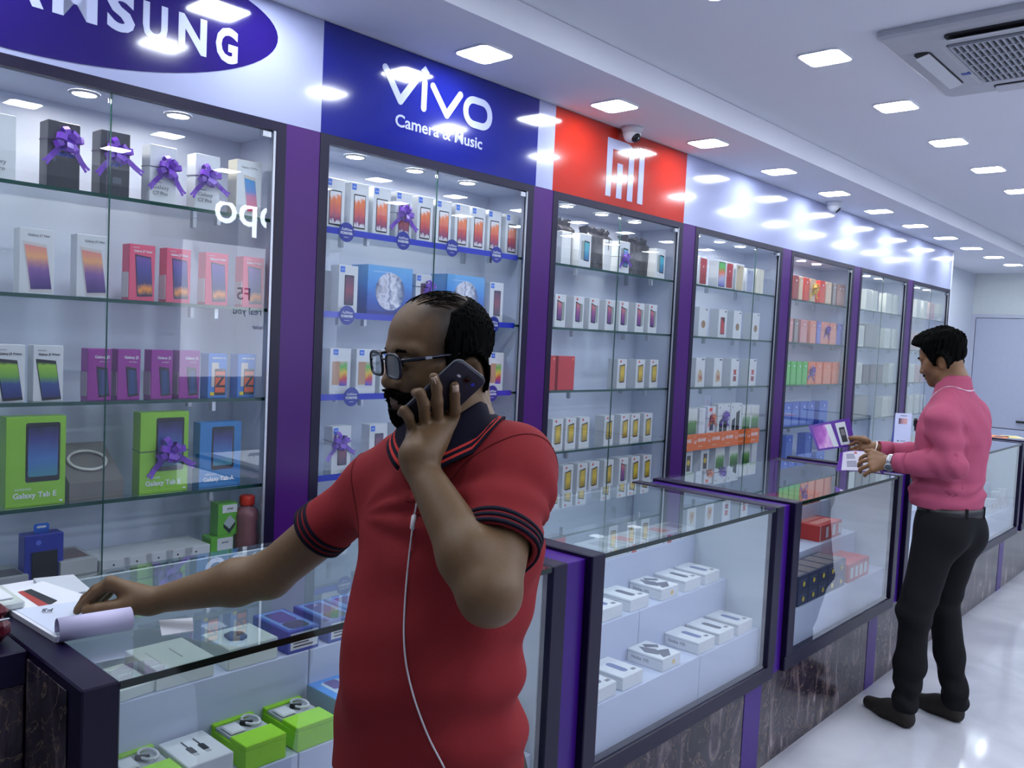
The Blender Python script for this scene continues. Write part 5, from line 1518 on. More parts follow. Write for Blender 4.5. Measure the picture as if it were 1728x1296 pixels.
# ------------------------------------------------------------------ the man in the red polo shirt
def person_red():
    base = np.array([1.391, 1.001, 0.0])
    root = tag(empty('person', tuple(base)), 'man in red polo shirt and glasses, phone at his ear, reaching over the counter', 'person')
    Lf = np.array([.975, .224, 0.0]); Fd = np.array([.224, -.975, 0.0]); Z3 = np.array([0, 0, 1.0])
    TR = np.stack([Lf, Fd, Z3], 1)
    def T(l, f, z): return base + Lf * l + Fd * f + Z3 * z
    HO = dep(741, 599, 1.475)
    HR = frame3((-.26, -.966), math.radians(8), math.radians(2))
    hs = .955
    nb = T(0, .0, 1.428)
    SL, EL, WL = dep(868, 796, 1.42), dep(826, 1002, 1.215), dep(708, 787, 1.335)
    SR, ER, WR = dep(640, 818, 1.555), dep(455, 970, 1.635), back(255, 1015, 2, 1.052)
    # phone plane
    ph_c = dep(747, 670, 1.376)
    pl_ = -.72 * RT - .65 * UP + .22 * FW; pl_ /= np.linalg.norm(pl_)
    pw_ = .62 * RT - .52 * UP + .60 * FW; pw_ -= pl_ * (pw_ @ pl_); pw_ /= np.linalg.norm(pw_)
    pn_ = np.cross(pl_, pw_)
    if pn_ @ FW > 0: pn_ = -pn_                      # outward, towards the viewer
    def onphone(px, py, off):
        d = FW + RT * (px - 864) / FPX - UP * (py - 648) / FPX
        t = ((ph_c + pn_ * off - CAM) @ pn_) / (d @ pn_)
        return CAM + t * d

    # ---- body: one skin surface, head, neck, arms, hands, trunk under the shirt
    V = Vol()
    w = head_prims(V, HO, HR, hs)
    V.cap(w((0, -.030, -.045)), nb + Z3 * .02 - Fd * .01, .054, .060, .03)
    V.cap(w((0, -.048, -.04)), nb - Fd * .015, .036, .050, .03)
    V.cap(nb, T(.10, -.01, 1.385), .055, .045, .04).cap(nb, T(-.10, -.01, 1.375), .055, .045, .04)
    V.ell(T(0, 0, 1.20), (.145, .09, .20), TR, .04).ell(T(0, .02, 1.0), (.14, .11, .2), TR, .05)
    V.cap(SL, T(.06, 0, 1.30), .045, .06, .04).cap(SR, T(-.06, 0, 1.28), .045, .06, .04)
    def arm(S_, E_, W_, r):
        V.cap(S_, E_, r[0], r[1], .02)
        m1 = E_ + (W_ - E_) * .28
        V.cap(E_, m1, r[1] * .96, r[2], .02).cap(m1, W_, r[2], r[3], .02)
    arm(SL, EL, WL, (.050, .044, .0435, .0255))
    arm(SR, ER, WR, (.049, .043, .0425, .0235))
    # left hand, back towards the viewer
    mcp = [onphone(762, 717, .020), onphone(739, 718, .024), onphone(718, 723, .025), onphone(699, 733, .024)]
    V.cap(WL + UP * .004, (WL + mcp[1]) / 2, .0255, .024, .015)
    for q, p in enumerate(mcp):
        V.cap(WL + UP * .02 + RT * (.012, .004, -.004, -.012)[q], p, .019, (.0125, .0125, .012, .011)[q], .016)
    V.cap(mcp[0], mcp[3], .0115, .010, .012)
    fing = [[(768, 692, .017), (767, 668, .013), (767, 651, .012)], [(738, 677, .022), (737, 654, .016), (732, 637, .012)],
            [(715, 681, .026), (709, 664, .021), (701, 663, .008)], [(689, 703, .025), (682, 693, .020), (677, 697, .006)]]
    fr = [(.0098, .0092, .0086, .0078), (.0100, .0093, .0087, .0080), (.0098, .0092, .0086, .0078), (.0090, .0084, .0080, .0070)]
    tips = []
    for q in range(4):
        pts = [mcp[q]] + [onphone(*p) for p in fing[q]]
        for j in range(3):
            V.cap(pts[j], pts[j + 1], fr[q][j], fr[q][j + 1], .004)
        tips.append((pts[-1], pts[-2]))
    th = [onphone(738, 752, .010), onphone(758, 730, -.012), onphone(768, 708, -.020), onphone(776, 694, -.020)]
    V.cap((WL + th[0]) / 2, th[0], .018, .015, .012)
    for j in range(3): V.cap(th[j], th[j + 1], (.014, .0115, .0105)[j], (.0115, .0105, .009)[j], .006)
    # right hand, pinching the leaflet
    tR = float((WR - CAM) @ FW)
    hb = [dep(188, 984, tR - .018), dep(186, 982, tR + .004), dep(189, 984, tR + .024), dep(194, 988, tR + .042)]
    V.cap(WR, dep(222, 1006, tR), .0235, .021, .015)
    for q, p in enumerate(hb):
        V.cap(dep(238, 1008, tR - .008 + .009 * q), p, .018, (.0125, .0125, .012, .011)[q], .014)
    V.cap(hb[0], hb[3], .012, .010, .010)
    for q, pts in enumerate([[(163, 998), (146, 1015), (130, 1031)], [(162, 994), (144, 1010), (131, 1028)], [(172, 1000), (163, 1011), (156, 1022)], [(182, 1003), (174, 1013), (168, 1021)]]):
        P_ = [hb[q]] + [dep(px, py, tR + (-.022, .0, .020, .036)[q]) for px, py in pts]
        for j in range(3):
            V.cap(P_[j], P_[j + 1], (.0100, .0093, .0085)[j] * (1, 1, .96, .86)[q], (.0093, .0085, .0075)[j] * (1, 1, .96, .86)[q], .004)
    tp = [dep(220, 1021, tR - .020), dep(188, 1026, tR - .032), dep(164, 1029, tR - .035), dep(146, 1031, tR - .034)]
    V.cap(dep(240, 1016, tR - .008), tp[0], .022, .0190, .014)
    for j in range(3): V.cap(tp[j], tp[j + 1], (.0175, .0140, .0122)[j], (.0140, .0122, .0095)[j], .006)

    skin = np.array(lin((114, 87, 59))); lip = np.array(lin((104, 66, 54))); dark = np.array(lin((40, 30, 26)))
    HRi = HR.T / hs
    def colour(P):
        q = (P - HO) @ HRi.T
        c = np.tile(skin, (len(P), 1))
        inh = (np.abs(q[:, 0]) < .1) & (np.abs(q[:, 1]) < .14) & (np.abs(q[:, 2]) < .15)
        x, y, z = np.abs(q[:, 0]), q[:, 1], q[:, 2]
        def mix(c, t, m): return c * (1 - m[:, None]) + t * m[:, None]
        sm = lambda a, b, v: np.clip((v - a) / (b - a), 0, 1)
        lipm = np.exp(-((z + .071) / .008) ** 2) * (x < .026) * (y > .085) * inh
        c = mix(c, lip, .8 * lipm)
        jaw = sm(-.03, -.075, z) * sm(.0, .03, y) * inh * .45
        c = mix(c, dark, jaw * (1 - lipm))
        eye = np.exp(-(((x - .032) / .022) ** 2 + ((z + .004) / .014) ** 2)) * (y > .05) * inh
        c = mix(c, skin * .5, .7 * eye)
        top = sm(.075, .10, z + .02 * np.sin(q[:, 0] * 90)) * sm(.085, .03, y) * inh * .8
        side = sm(.055, .02, y) * sm(-.06, -.03, z) * inh * .9
        c = mix(c, dark, np.maximum(top, side * (z > -.06) * (x > .055) * (x < .0735)))
        return c
    SK = skin_material('brown_skin')
    me = vol_mesh('body', V, np.array([.55, .55, .95]), np.array([1.80, 1.30, 1.76]), .003, SK, 1, colour)
    link('body', local(me, base), root)

    # ---- head details
    HM = np.eye(4); HM[:3, :3] = HR * hs; HM[:3, 3] = HO - base
    HMx = Matrix(HM.tolist())
    def hobj(name, mb, m, smooth=True):
        o = mb.obj(name, m, root, smooth)
        o.data.transform(HMx)
        return o
    HAIR = mat('black_hair', (5, 5, 5), .8, spec=.05, var=.4, scale=260, bump=.15)
    GREY = mat('thin_dark_hair', (38, 32, 30), .6, var=.4, scale=300, bump=.4)
    head_only = Vol(); head_prims(head_only, HO, HR, hs)
    def loc(P): return (P - HO) @ HRi.T
    def strands(P, q):
        return .0022 * np.sin(q[:, 0] * 700 + 60 * q[:, 2] + 3 * np.sin(q[:, 1] * 120)) + .0015 * np.sin(q[:, 1] * 800 + q[:, 2] * 150)
    def hair(P):
        q = loc(P); x, y, z = np.abs(q[:, 0]), q[:, 1], q[:, 2]
        t = .0065 * np.clip((.10 - z) / .05, 0, 1) * np.clip((z + .085) / .03, .2, 1) + .003
        front = y - (.026 - .5 * np.clip(z - .035, 0, 1) + .10 * np.clip(-.01 - z, 0, 1))          # hairline at the temple
        front2 = np.maximum(front, z - (.088 - .35 * np.clip(y + .02, -.2, 1)))                    # bald crown
        low = (-.080 - .0 * y) - z
        low = np.maximum(low, np.where(y > -.03, (-.035 - z), -1))
        ear = .027 - np.sqrt((y + .016) ** 2 + ((z + .030) * .75) ** 2) + np.where(x > .06, 0, -1)
        reg = np.maximum(np.maximum(front2, low), ear)
        return np.maximum(head_only(P) - t - strands(P, q), reg * hs)
    lo_, hi_ = HO - .15, HO + .15
    link('hair', local(vol_mesh('hair', hair, lo_, hi_, .003, HAIR, 1), base), root)
    rnd = random.Random(3)
    sp = MB()
    for k in range(130):
        x0 = rnd.uniform(-.055, .055); y0 = rnd.uniform(-.01, .062 - abs(x0) * .4); L_ = rnd.uniform(.03, .07)
        pts = []
        for j in range(6):
            d0 = np.array([x0 * (1 + .1 * j), y0 - L_ * j / 5, .0]); dv = np.array([d0[0], d0[1] + .01, .115]); dv /= np.linalg.norm(dv)
            P_ = HO + (HR @ (np.linspace(.07, .13, 61)[:, None] * dv).T).T * hs
            D_ = head_only(P_); i_ = np.flatnonzero(D_ > 0)
            pts.append(P_[i_[0] if len(i_) else 30] + HR[:, 2] * .0012 * math.sin(PI * j / 5) - base)
        sp.tube(pts, [.0004] * 5 + [.0002], 4)
    sp.obj('sparse_hair', HAIR, root)
    def beard(P):
        q = loc(P); x, y, z = np.abs(q[:, 0]), q[:, 1], q[:, 2]
        t = .0055 + .002 * np.sin(q[:, 0] * 900 + q[:, 2] * 500)
        mst = np.maximum(np.abs(z + .0565 + .35 * np.clip(x - .012, 0, 1)) - .0075, np.maximum(x - .036, .075 - y))
        side = np.maximum(np.abs(x - .034) - .007, np.maximum(np.abs(z + .076) - .022, .058 - y))
        chin = np.maximum(np.maximum(z + .086, x - .040), .040 - y)
        reg = np.minimum(np.minimum(mst, side), chin)
        return np.maximum(head_only(P) - t, reg * hs)
    link('beard', local(vol_mesh('beard', beard, lo_, hi_, .0026, HAIR, 1), base), root)
    for q_ in (-1, 1):
        mb = MB().tube([(q_ * .010, .0925, .0165), (q_ * .024, .0915, .0200), (q_ * .040, .0835, .0190), (q_ * .053, .072, .013)], [.003, .0040, .0034, .0015], 7)
        hobj('eyebrow', mb, HAIR)
        e = MB().lathe([(.0005, -.011), (.006, -.0095), (.0098, -.005), (.011, 0), (.0098, .005), (.006, .0095), (.0005, .011)], 14, (q_ * .032, .0785, -.003))
        hobj('eye', e, mat('eye_white', (170, 160, 150), .2))
        hobj('iris', MB().tube([(q_ * .032, .0890, -.0035), (q_ * .032, .0899, -.0036)], [.0055, .0048], 12), mat('dark_iris', (20, 14, 12), .15))
    # glasses
    GL = mat('dark_blue_acetate', (11, 12, 34), .25)
    gl = link('glasses', MB().mesh('glasses_bridge', GL), root)
    bpy.data.objects.remove(gl)
    gme = MB()
    def lens(q_, n=24):
        return [(q_ * .0350 + (q_ * .0265) * np.sign(math.cos(a)) * abs(math.cos(a)) ** .55, .1085 - .10 * (abs(q_ * .0350 + q_ * .0265 * math.cos(a)) - .01) ** 1 * .35, -.005 + .0205 * np.sign(math.sin(a)) * abs(math.sin(a)) ** .6) for a in [2 * PI * k / n for k in range(n)]]
    gme.tube([(-.0105, .1085, .004), (0, .1105, .006), (.0105, .1085, .004)], .0018, 8)
    g0 = hobj('glasses', gme, GL)
    for q_ in (-1, 1):
        L_ = lens(q_)
        f_ = MB().tube(L_, .0028, 8, closed=True)
        o = f_.obj('lens_frame', GL, g0, True); o.data.transform(HMx)
        o = MB().add(L_ + [(a, b + .001, c) for a, b, c in L_], [tuple(range(24)), tuple(range(47, 23, -1))] + [(k, (k + 1) % 24, 24 + (k + 1) % 24, 24 + k) for k in range(24)]).obj('lens', glass('spectacle_lens', (.9, .9, .93)), g0); o.data.transform(HMx)
        p = [(q_ * .0615, .1050, .006), (q_ * .0690, .092, .007), (q_ * .0775, .06, .008), (q_ * .0815, .02, .009), (q_ * .0825, -.006, .010), (q_ * .081, -.022, .002)]
        o = MB().tube(p, [.0034, .0036, .0034, .0030, .0026, .002], 8).obj('temple_arm', GL, g0, True); o.data.transform(HMx)
        o = MB().cbox(q_ * .0800 - .0028, q_ * .0800 + .0028, .056, .068, .006, .0105, .0005).obj('temple_mark', METAL, g0); o.data.transform(HMx)
    # fingernails
    NAIL = mat('fingernail', (196, 170, 150), .25)
    for (tipp, prev), on in zip(tips, (1, 1, 0, 0)):
        if not on: continue
        d = tipp - prev; d /= np.linalg.norm(d)
        s_ = np.cross(d, pn_)
        c_ = tipp + pn_ * .0062 - d * .001
        vs = []
        for a in (-1, 0, 1):
            for b in (-1, -.3, .4, 1):
                vs.append(c_ + s_ * a * .0048 + d * b * .0062 + pn_ * (.0016 * (1 - a * a) + .0006 - .0010 * (b > .9)) - base)
        fs = [(i * 4 + j, i * 4 + j + 1, i * 4 + j + 5, i * 4 + j + 4) for i in range(2) for j in range(3)]
        o = MB().add(vs, fs).obj('fingernail', NAIL, root, True)
        sd = o.modifiers.new('t', 'SOLIDIFY'); sd.thickness = .001

    # ---- polo shirt
    RED = fabric('red_pique_cotton', (140, 40, 44), 700, .35, .85, .12)
    NAVC = fabric('navy_rib_knit', (20, 18, 36), 700, .3)
    uL = (EL - SL) / np.linalg.norm(EL - SL); uR = (ER - SR) / np.linalg.norm(ER - SR)
    hemL, hemR = .176, .162
    def folds(P):
        d = .0045 * noise3(P, 20, 3) + .0026 * noise3(P, 48, 4)
        l, f, z = (P - base) @ Lf, (P - base) @ Fd, P[:, 2]
        # drag lines from the left armpit, folds above the hem, folds along the sleeves
        a = SL - Lf * .05 - Z3 * .10
        r = np.sqrt(((P - a) ** 2).sum(1))
        ang = np.arctan2((P - a) @ Z3, (P - a) @ uL)
        d = d + .0065 * np.sin(ang * 9 + 3) * np.exp(-((r - .10) / .07) ** 2)
        d = d + .009 * np.sin(z * 62 + 9 * l + 2.0 * np.sin(l * 14)) * np.exp(-((l - .17) / .07) ** 2) * np.exp(-((z - .98) / .13) ** 2)
        d = d + .005 * np.sin(l * 46 + 14 * z) * np.exp(-((z - 1.12) / .16) ** 2) * np.clip(f * 8, 0, 1)
        return d
    SH = Vol()
    SH.ell(T(.0, -.005, 1.235), (.172, .112, .19), TR, .05)
    SH.ell(T(-.005, .028, 1.03), (.168, .138, .20), TR, .06)
    SH.ell(T(-.012, .014, .86), (.180, .136, .17), TR, .06)
    SH.cap(T(-.012, .014, .80), T(-.012, .014, .84), .13, .13, .05)
    SH.cap(SL - Z3 * .002, T(.05, 0, 1.355), .062, .055, .05).cap(SR, T(-.05, 0, 1.345), .056, .055, .05)
    SH.cap(nb - Z3 * .02, T(.11, -.02, 1.392), .062, .050, .04).cap(nb - Z3 * .02, T(-.11, -.02, 1.372), .062, .048, .04)
    SH.cap(SL, SL + uL * (hemL + .05), .063, .064, .045)
    SH.cap(SR, SR + uR * (hemR + .05), .055, .055, .045)
    SH.disp = folds
    def solid(P): return SH.raw(P) + folds(P)
    def cut(P, d):
        d = np.maximum(d, -(d + .011))
        sL = (P - SL) @ uL - hemL
        nearL = np.sqrt((((P - SL) - ((P - SL) @ uL)[:, None] * uL) ** 2).sum(1)) < .105
        d = np.where(nearL & ((P - SL) @ uL > .05), np.maximum(d, sL), d)
        sR = (P - SR) @ uR - hemR
        nearR = np.sqrt((((P - SR) - ((P - SR) @ uR)[:, None] * uR) ** 2).sum(1)) < .105
        d = np.where(nearR & ((P - SR) @ uR > .05), np.maximum(d, sR), d)
        l = (P - base) @ Lf
        d = np.maximum(d, (.838 + .02 * np.cos(l * 9)) - P[:, 2])
        # neck opening
        q = P - (nb + Fd * .012)
        d = np.maximum(d, np.where(P[:, 2] > 1.34, .066 - np.sqrt((q @ Lf) ** 2 + (q @ Fd) ** 2) , -1))
        return d
    SH.post = cut
    link('polo_shirt', local(vol_mesh('polo_shirt', SH, base + [-.42, -.40, .79], base + [.42, .40, 1.52], .0042, RED, 1), base), root)
    cuf = lambda P: solid(P)
    for (S_, u_, hm, nm) in ((SL, uL, hemL, 'left'), (SR, uR, hemR, 'right')):
        for k in range(3):
            o = band(cuf, S_, u_, (hm - .0065 - .0115 * k, hm - .0005 - .0115 * k), .0022, 'cuff_stripe', NAVC, root, 40, .105)
            o.data.transform(Matrix.Translation(-Vector(base)))
    for c_, ax_ in ((SL + uL * .012, uL + Lf * .9 - Z3 * .1), (SR + uR * .012, uR - Lf * .9)):
        rg_ = surf_ring(solid, c_, ax_, 44, .13)
        MB().tube([p + d * .0002 - base for p, d in rg_], .0013, 5, closed=True).obj('armhole_seam', fabric('dark_red_seam', (104, 28, 32)), root, True)
    # collar: stand and fold, with a pair of red lines near the edge
    cr = []
    nth, rows = 40, [(.057, .030, 0), (.059, .040, 0), (.063, .036, 0), (.072, .020, 0), (.081, .004, 0), (.086, -.004, 1), (.088, -.0075, 0), (.091, -.0125, 1), (.093, -.016, 0), (.096, -.021, 0)]
    nc = nb + Z3 * .005
    vs, fs, mi = [], [], []
    for r_, (rad, zz, _) in enumerate(rows):
        for k in range(nth + 1):
            a = math.radians(16 + (360 - 32) * k / nth)            # opening in front
            front = max(0.0, math.cos(a))
            drop = -.030 * front ** 2 - .018 * (front ** 8) * (r_ / 9)
            ext = 1 + .10 * front * (r_ / 9)
            p = nc + (Fd * math.cos(a) * 1.0 + Lf * math.sin(a)) * rad * ext + Z3 * (zz + drop + .018 * (1 - front) * .6) + Fd * .008
            if r_ >= 3:
                col_ = p + Z3 * np.linspace(.08, -.06, 57)[:, None]
                i_ = np.flatnonzero(solid(col_) < 0)
                if len(i_): p = p + Z3 * max(0.0, col_[i_[0]][2] + .005 - p[2])
            vs.append(p - base)
    for r_ in range(len(rows) - 1):
        for k in range(nth):
            fs.append((r_ * (nth + 1) + k, r_ * (nth + 1) + k + 1, (r_ + 1) * (nth + 1) + k + 1, (r_ + 1) * (nth + 1) + k))
            mi.append(rows[r_][2])
    mb = MB(); mb.v, mb.f, mb.mi = [tuple(v) for v in vs], fs, mi
    col = mb.obj('collar', [NAVC, fabric('red_rib_line', (206, 62, 56), 700, .3)], root, True)
    sd = col.modifiers.new('t', 'SOLIDIFY'); sd.thickness = .0035; sd.offset = 0
    # button placket
    pts = []
    for k in range(5):
        z = 1.395 - .018 * k
        P = np.array([T(-.002, .02 + .20 * s_ / 80, z) for s_ in range(81)])
        D = solid(P); i = np.flatnonzero(D < 0)
        pts.append(P[i[-1]] if len(i) else T(0, .1, z))
    mb = MB()
    ribbon(mb, [p + Fd * .0016 - base for p in pts], Lf, .030, .0012)
    mb.obj('placket', RED, root, True)
    # ---- trousers and shoes
    TRO = fabric('olive_grey_trousers', (64, 66, 60), 300, .25)
    LG = Vol(disp=lambda P: .004 * noise3(P, 26, 8))
    LG.ell(T(0, 0, .86), (.16, .115, .12), TR, .05)
    for q_ in (-1, 1):
        LG.cap(T(q_ * .085, 0, .80), T(q_ * .10, .01, .47), .088, .062, .05).cap(T(q_ * .10, .01, .47), T(q_ * .11, -.01, .07), .060, .048, .03)
    LG.post = lambda P, d: np.maximum(np.maximum(d, P[:, 2] - .92), .055 - P[:, 2])
    link('trousers', local(vol_mesh('trousers', LG, base + [-.3, -.3, .03], base + [.3, .3, .98], .009, TRO, 1), base), root)
    SHO = mat('black_leather_shoe', (22, 20, 20), .35)
    for q_ in (-1, 1):
        sv = Vol().cap(T(q_ * .11, -.05, .035), T(q_ * .12, .06, .032), .038, .036, .03).cap(T(q_ * .12, .06, .03), T(q_ * .125, .15, .022), .040, .028, .03).cap(T(q_ * .11, -.03, .07), T(q_ * .115, .03, .06), .040, .036, .03)
        sv.post = lambda P, d: np.maximum(d, .002 - P[:, 2])
        link('shoe', local(vol_mesh('shoe', sv, T(q_ * .11, .04, .05) - .2, T(q_ * .11, .04, .05) + .2, .006, SHO, 1), base), root)
    # ---- the phone he holds
    ph = tag(empty('mobile_phone', tuple(ph_c)), 'dark slate mobile phone held to the ear of the man in red', 'phone')
    PR = Matrix([[pw_[i], -pl_[i], pn_[i], ph_c[i]] for i in range(3)] + [[0, 0, 0, 1]])
    ph.matrix_world = PR
    CASE = mat('slate_phone_case', (34, 38, 54), .5, var=.1, scale=400, bump=.1)
    mb = MB()
    o_, i_ = rrect(.072, .140, .013, 6), rrect(.066, .134, .010, 6)
    n = len(o_)
    vs = [(a, b, z) for rg, z in ((i_, -.0045), (o_, -.0025), (o_, .0015), (i_, .0045)) for a, b in rg]
    fs = [(r * n + k, r * n + (k + 1) % n, (r + 1) * n + (k + 1) % n, (r + 1) * n + k) for r in range(3) for k in range(n)] + [tuple(range(n - 1, -1, -1)), tuple(3 * n + k for k in range(n))]
    mb.add(vs, fs).obj('phone_case', CASE, ph)
    MB().prism(rrect(.012, .014, .004, 4, .004, .050), lambda a, b, t: (a, b, t), .0046, .0056).obj('camera_window', BLACK, ph)
    MB().lathe([(.0042, .0056), (.0042, .0062), (.003, .0063)], 16, (.004, .050, 0)).obj('camera_lens', mat('lens_black', (6, 6, 10), .05), ph)
    MB().prism(rrect(.007, .004, .001, 3, -.012, .047), lambda a, b, t: (a, b, t), .0046, .0050).obj('flash', mat('flash_white', (200, 200, 210), .2), ph)
    MB().lathe([(.0034, .0046), (.0034, .0052), (.001, .0053)], 14, (.019, .049, 0)).obj('blue_dot', mat('blue_lens', (60, 70, 190), .2), ph)
    # ---- white cord hanging in front of the shirt
    cord = []
    path = [(735, 705, 1), (722, 745, 1), (712, 790, 1), (705, 838, 0), (700, 868, 0), (696, 895, 0), (691, 935, 0), (686, 985, 0), (683, 1030, 0), (682, 1075, 0), (686, 1120, 0), (696, 1165, 0), (709, 1205, 0), (725, 1245, 0), (744, 1282, 0), (758, 1310, 0), (775, 1345, 0)]
    for px, py, hid in path:
        if hid:
            cord.append(onphone(px, py, -.006) if py < 800 else None)
        else:
            p = ray_to(solid, px, py, 1.15, 1.7)
            cord.append(p + np.array([.68, -.68, .05]) * .005)
    fine = []
    for i in range(len(cord) - 1):
        p0, p1, p2, p3 = [np.array(cord[min(max(i + o_, 0), len(cord) - 1)]) for o_ in (-1, 0, 1, 2)]
        for q in range(6):
            u = q / 6
            fine.append(.5 * (2 * p1 + (p2 - p0) * u + (2 * p0 - 5 * p1 + 4 * p2 - p3) * u * u + (3 * p1 - p0 - 3 * p2 + p3) * u ** 3))
    c = MB().tube(fine, .0015, 8).obj('wired_earphones', mat('white_cord', (214, 210, 214), .4), None, True)
    tag(c, 'thin white cord hanging down over the red shirt', 'earphones')
    a, b = np.array(cord[4]), np.array(cord[5])
    d_ = (b - a) / np.linalg.norm(b - a)
    MB().tube([a + (b - a) * .35 - d_ * .010, a + (b - a) * .35 - d_ * .007, a + (b - a) * .35 + d_ * .013, a + (b - a) * .35 + d_ * .016], [.002, .0047, .0047, .002], 12).obj('inline_remote', mat('white_cord', (214, 210, 214), .4), c, True)
    return root
person_red()
# ------------------------------------------------------------------ the man in the pink shirt
def person_pink():
    base = np.array([1.385, 4.035, 0.0])
    root = tag(empty('person', tuple(base)), 'man in pink shirt and black trousers reading a purple brochure at the counter', 'person')
    a_ = np.array([-.965, .26, 0.0]); Fd = a_ / np.linalg.norm(a_)
    Lf = np.array([-Fd[1], Fd[0], 0.0]); Z3 = np.array([0, 0, 1.0])
    TR = np.stack([Lf, Fd, Z3], 1)
    def T(l, f, z): return base + Lf * l + Fd * f + Z3 * z
    def Y(px, py, y): return back(px, py, 1, y)
    HO = Y(1590, 604, 4.04)
    HR = frame3((-1, .06), math.radians(20), 0)
    hs = .93
    nb = Y(1611, 650, 4.04)
    SL, EL, WL = Y(1590, 712, 3.86), Y(1609, 787, 3.84), Y(1503, 780, 3.86)
    SR, ER, WR = T(-.150, -.005, 1.32), Y(1590, 775, 4.22), Y(1474, 757, 4.02)
    V = Vol()
    head_prims(V, HO, HR, hs)
    hw = lambda p: HO + HR @ (np.array(p) * hs)
    V.cap(hw((0, -.030, -.05)), nb, .048, .052, .03)
    V.cap(nb, T(.1, 0, 1.36), .05, .045, .04).cap(nb, T(-.1, 0, 1.36), .05, .045, .04)
    V.ell(T(0, 0, 1.2), (.15, .09, .2), TR, .04)
    V.cap(SL, T(.05, 0, 1.3), .042, .06, .04).cap(SR, T(-.05, 0, 1.3), .042, .06, .04)
    for S_, E_, W_ in ((SL, EL, WL), (SR, ER, WR)):
        V.cap(S_, E_, .042, .038, .02).cap(E_, W_, .038, .026, .02)
    # left hand over the leaflet
    def hand(W_, pts_m, fingers, thumb, r=.0095):
        for q, p in enumerate(pts_m):
            V.cap(W_, p, .022, .013, .014)
        V.cap(pts_m[0], pts_m[-1], .013, .011, .01)
        for q, ch in enumerate(fingers):
            c = [pts_m[q]] + ch
            for j in range(len(c) - 1):
                V.cap(c[j], c[j + 1], r * (1, .94, .87)[j], r * (.94, .87, .78)[j], .004)
        for j in range(len(thumb) - 1):
            V.cap(thumb[j], thumb[j + 1], .0135 - .0015 * j, .012 - .0015 * j, .006)
    y0 = 3.86
    hand(WL, [Y(1470, 768, y0 + .02), Y(1468, 776, y0 + .0), Y(1469, 785, y0 - .02), Y(1473, 793, y0 - .035)],
         [[Y(1459, 769, y0 + .03), Y(1453, 773, y0 + .03), Y(1451, 777, y0 + .03)], [Y(1456, 778, y0 + .005), Y(1450, 782, y0 + .005), Y(1449, 787, y0 + .01)],
          [Y(1457, 789, y0 - .015), Y(1451, 793, y0 - .01), Y(1452, 797, y0 - .005)], [Y(1464, 798, y0 - .03), Y(1459, 801, y0 - .02), Y(1460, 803, y0 - .015)]],
         [Y(1490, 770, y0 + .01), Y(1472, 762, y0 + .03), Y(1462, 761, y0 + .045)])
    y1 = 4.02
    hand(WR, [Y(1457, 740, y1 + .02), Y(1455, 746, y1), Y(1455, 752, y1 - .01), Y(1457, 758, y1 - .02)],
         [[Y(1447, 738, y1 + .02), Y(1441, 740, y1 + .015), Y(1436, 742, y1 + .01)], [Y(1445, 746, y1 + .01), Y(1439, 749, y1 + .01), Y(1434, 751, y1 + .01)],
          [Y(1446, 754, y1), Y(1440, 757, y1), Y(1436, 758, y1)], [Y(1449, 760, y1 - .01), Y(1444, 762, y1 - .01), Y(1441, 762, y1 - .01)]],
         [Y(1464, 744, y1 - .02), Y(1450, 740, y1 - .035), Y(1440, 739, y1 - .035), Y(1434, 739, y1 - .03)])
    skin = np.array(lin((128, 92, 62))); dark = np.array(lin((36, 26, 22))); lip = np.array(lin((110, 64, 54)))
    HRi = HR.T / hs
    def colour(P):
        q = (P - HO) @ HRi.T
        x, y, z = np.abs(q[:, 0]), q[:, 1], q[:, 2]
        inh = (x < .1) & (np.abs(y) < .14) & (np.abs(z) < .15)
        c = np.tile(skin, (len(P), 1))
        lm = np.exp(-((z + .071) / .008) ** 2) * (x < .026) * (y > .085) * inh
        c = c * (1 - .7 * lm[:, None]) + lip * .7 * lm[:, None]
        jaw = np.clip((-.03 - z) / .04, 0, 1) * np.clip((y - .01) / .03, 0, 1) * inh * .3
        return c * (1 - jaw[:, None]) + dark * jaw[:, None]
    SK = skin_material('brown_skin_2')
    link('body', local(vol_mesh('body', V, np.array([.85, 3.70, .98]), np.array([1.75, 4.40, 1.80]), .0038, SK, 1, colour), base), root)
    HAIR = mat('black_hair', (11, 10, 11), .55)
    ho = Vol(); head_prims(ho, HO, HR, hs)
    def hair(P):
        q = (P - HO) @ HRi.T; x, y, z = np.abs(q[:, 0]), q[:, 1], q[:, 2]
        t = .018 + .013 * np.clip((z - .02) / .06, 0, 1) + .010 * np.clip((y - .03) / .04, 0, 1) * np.clip((z - .05) / .03, 0, 1)
        t = t * np.clip((z + .085) / .05, .25, 1) + .003 * np.sin(q[:, 0] * 260 + q[:, 1] * 90) * np.clip(z * 20, 0, 1) + .0025 * np.sin(q[:, 1] * 330 + q[:, 2] * 160)
        t = t + .004 * noise3(q, 130, 5) * np.clip((z - .02) * 20, 0, 1)
        line = y - (.050 - .35 * np.clip(.055 - z, 0, .2) + 1.4 * np.clip(z - .062, 0, 1))
        low = (-.092) - z
        low = np.maximum(low, np.where(y > -.02, -.038 - z, -1))
        ear = .028 - np.sqrt((y + .018) ** 2 + ((z + .032) * .75) ** 2) + np.where(x > .05, 0, -1)
        return np.maximum(ho(P) - t, np.maximum(np.maximum(line, low), ear) * hs)
    link('hair', local(vol_mesh('hair', hair, HO - .17, HO + .17, .004, HAIR, 1), base), root)
    def must(P):
        q = (P - HO) @ HRi.T; x, y, z = np.abs(q[:, 0]), q[:, 1], q[:, 2]
        return np.maximum(ho(P) - .004, np.maximum(np.maximum(np.abs(z + .057 + .2 * np.clip(x - .01, 0, 1)) - .006, x - .030), .08 - y) * hs)
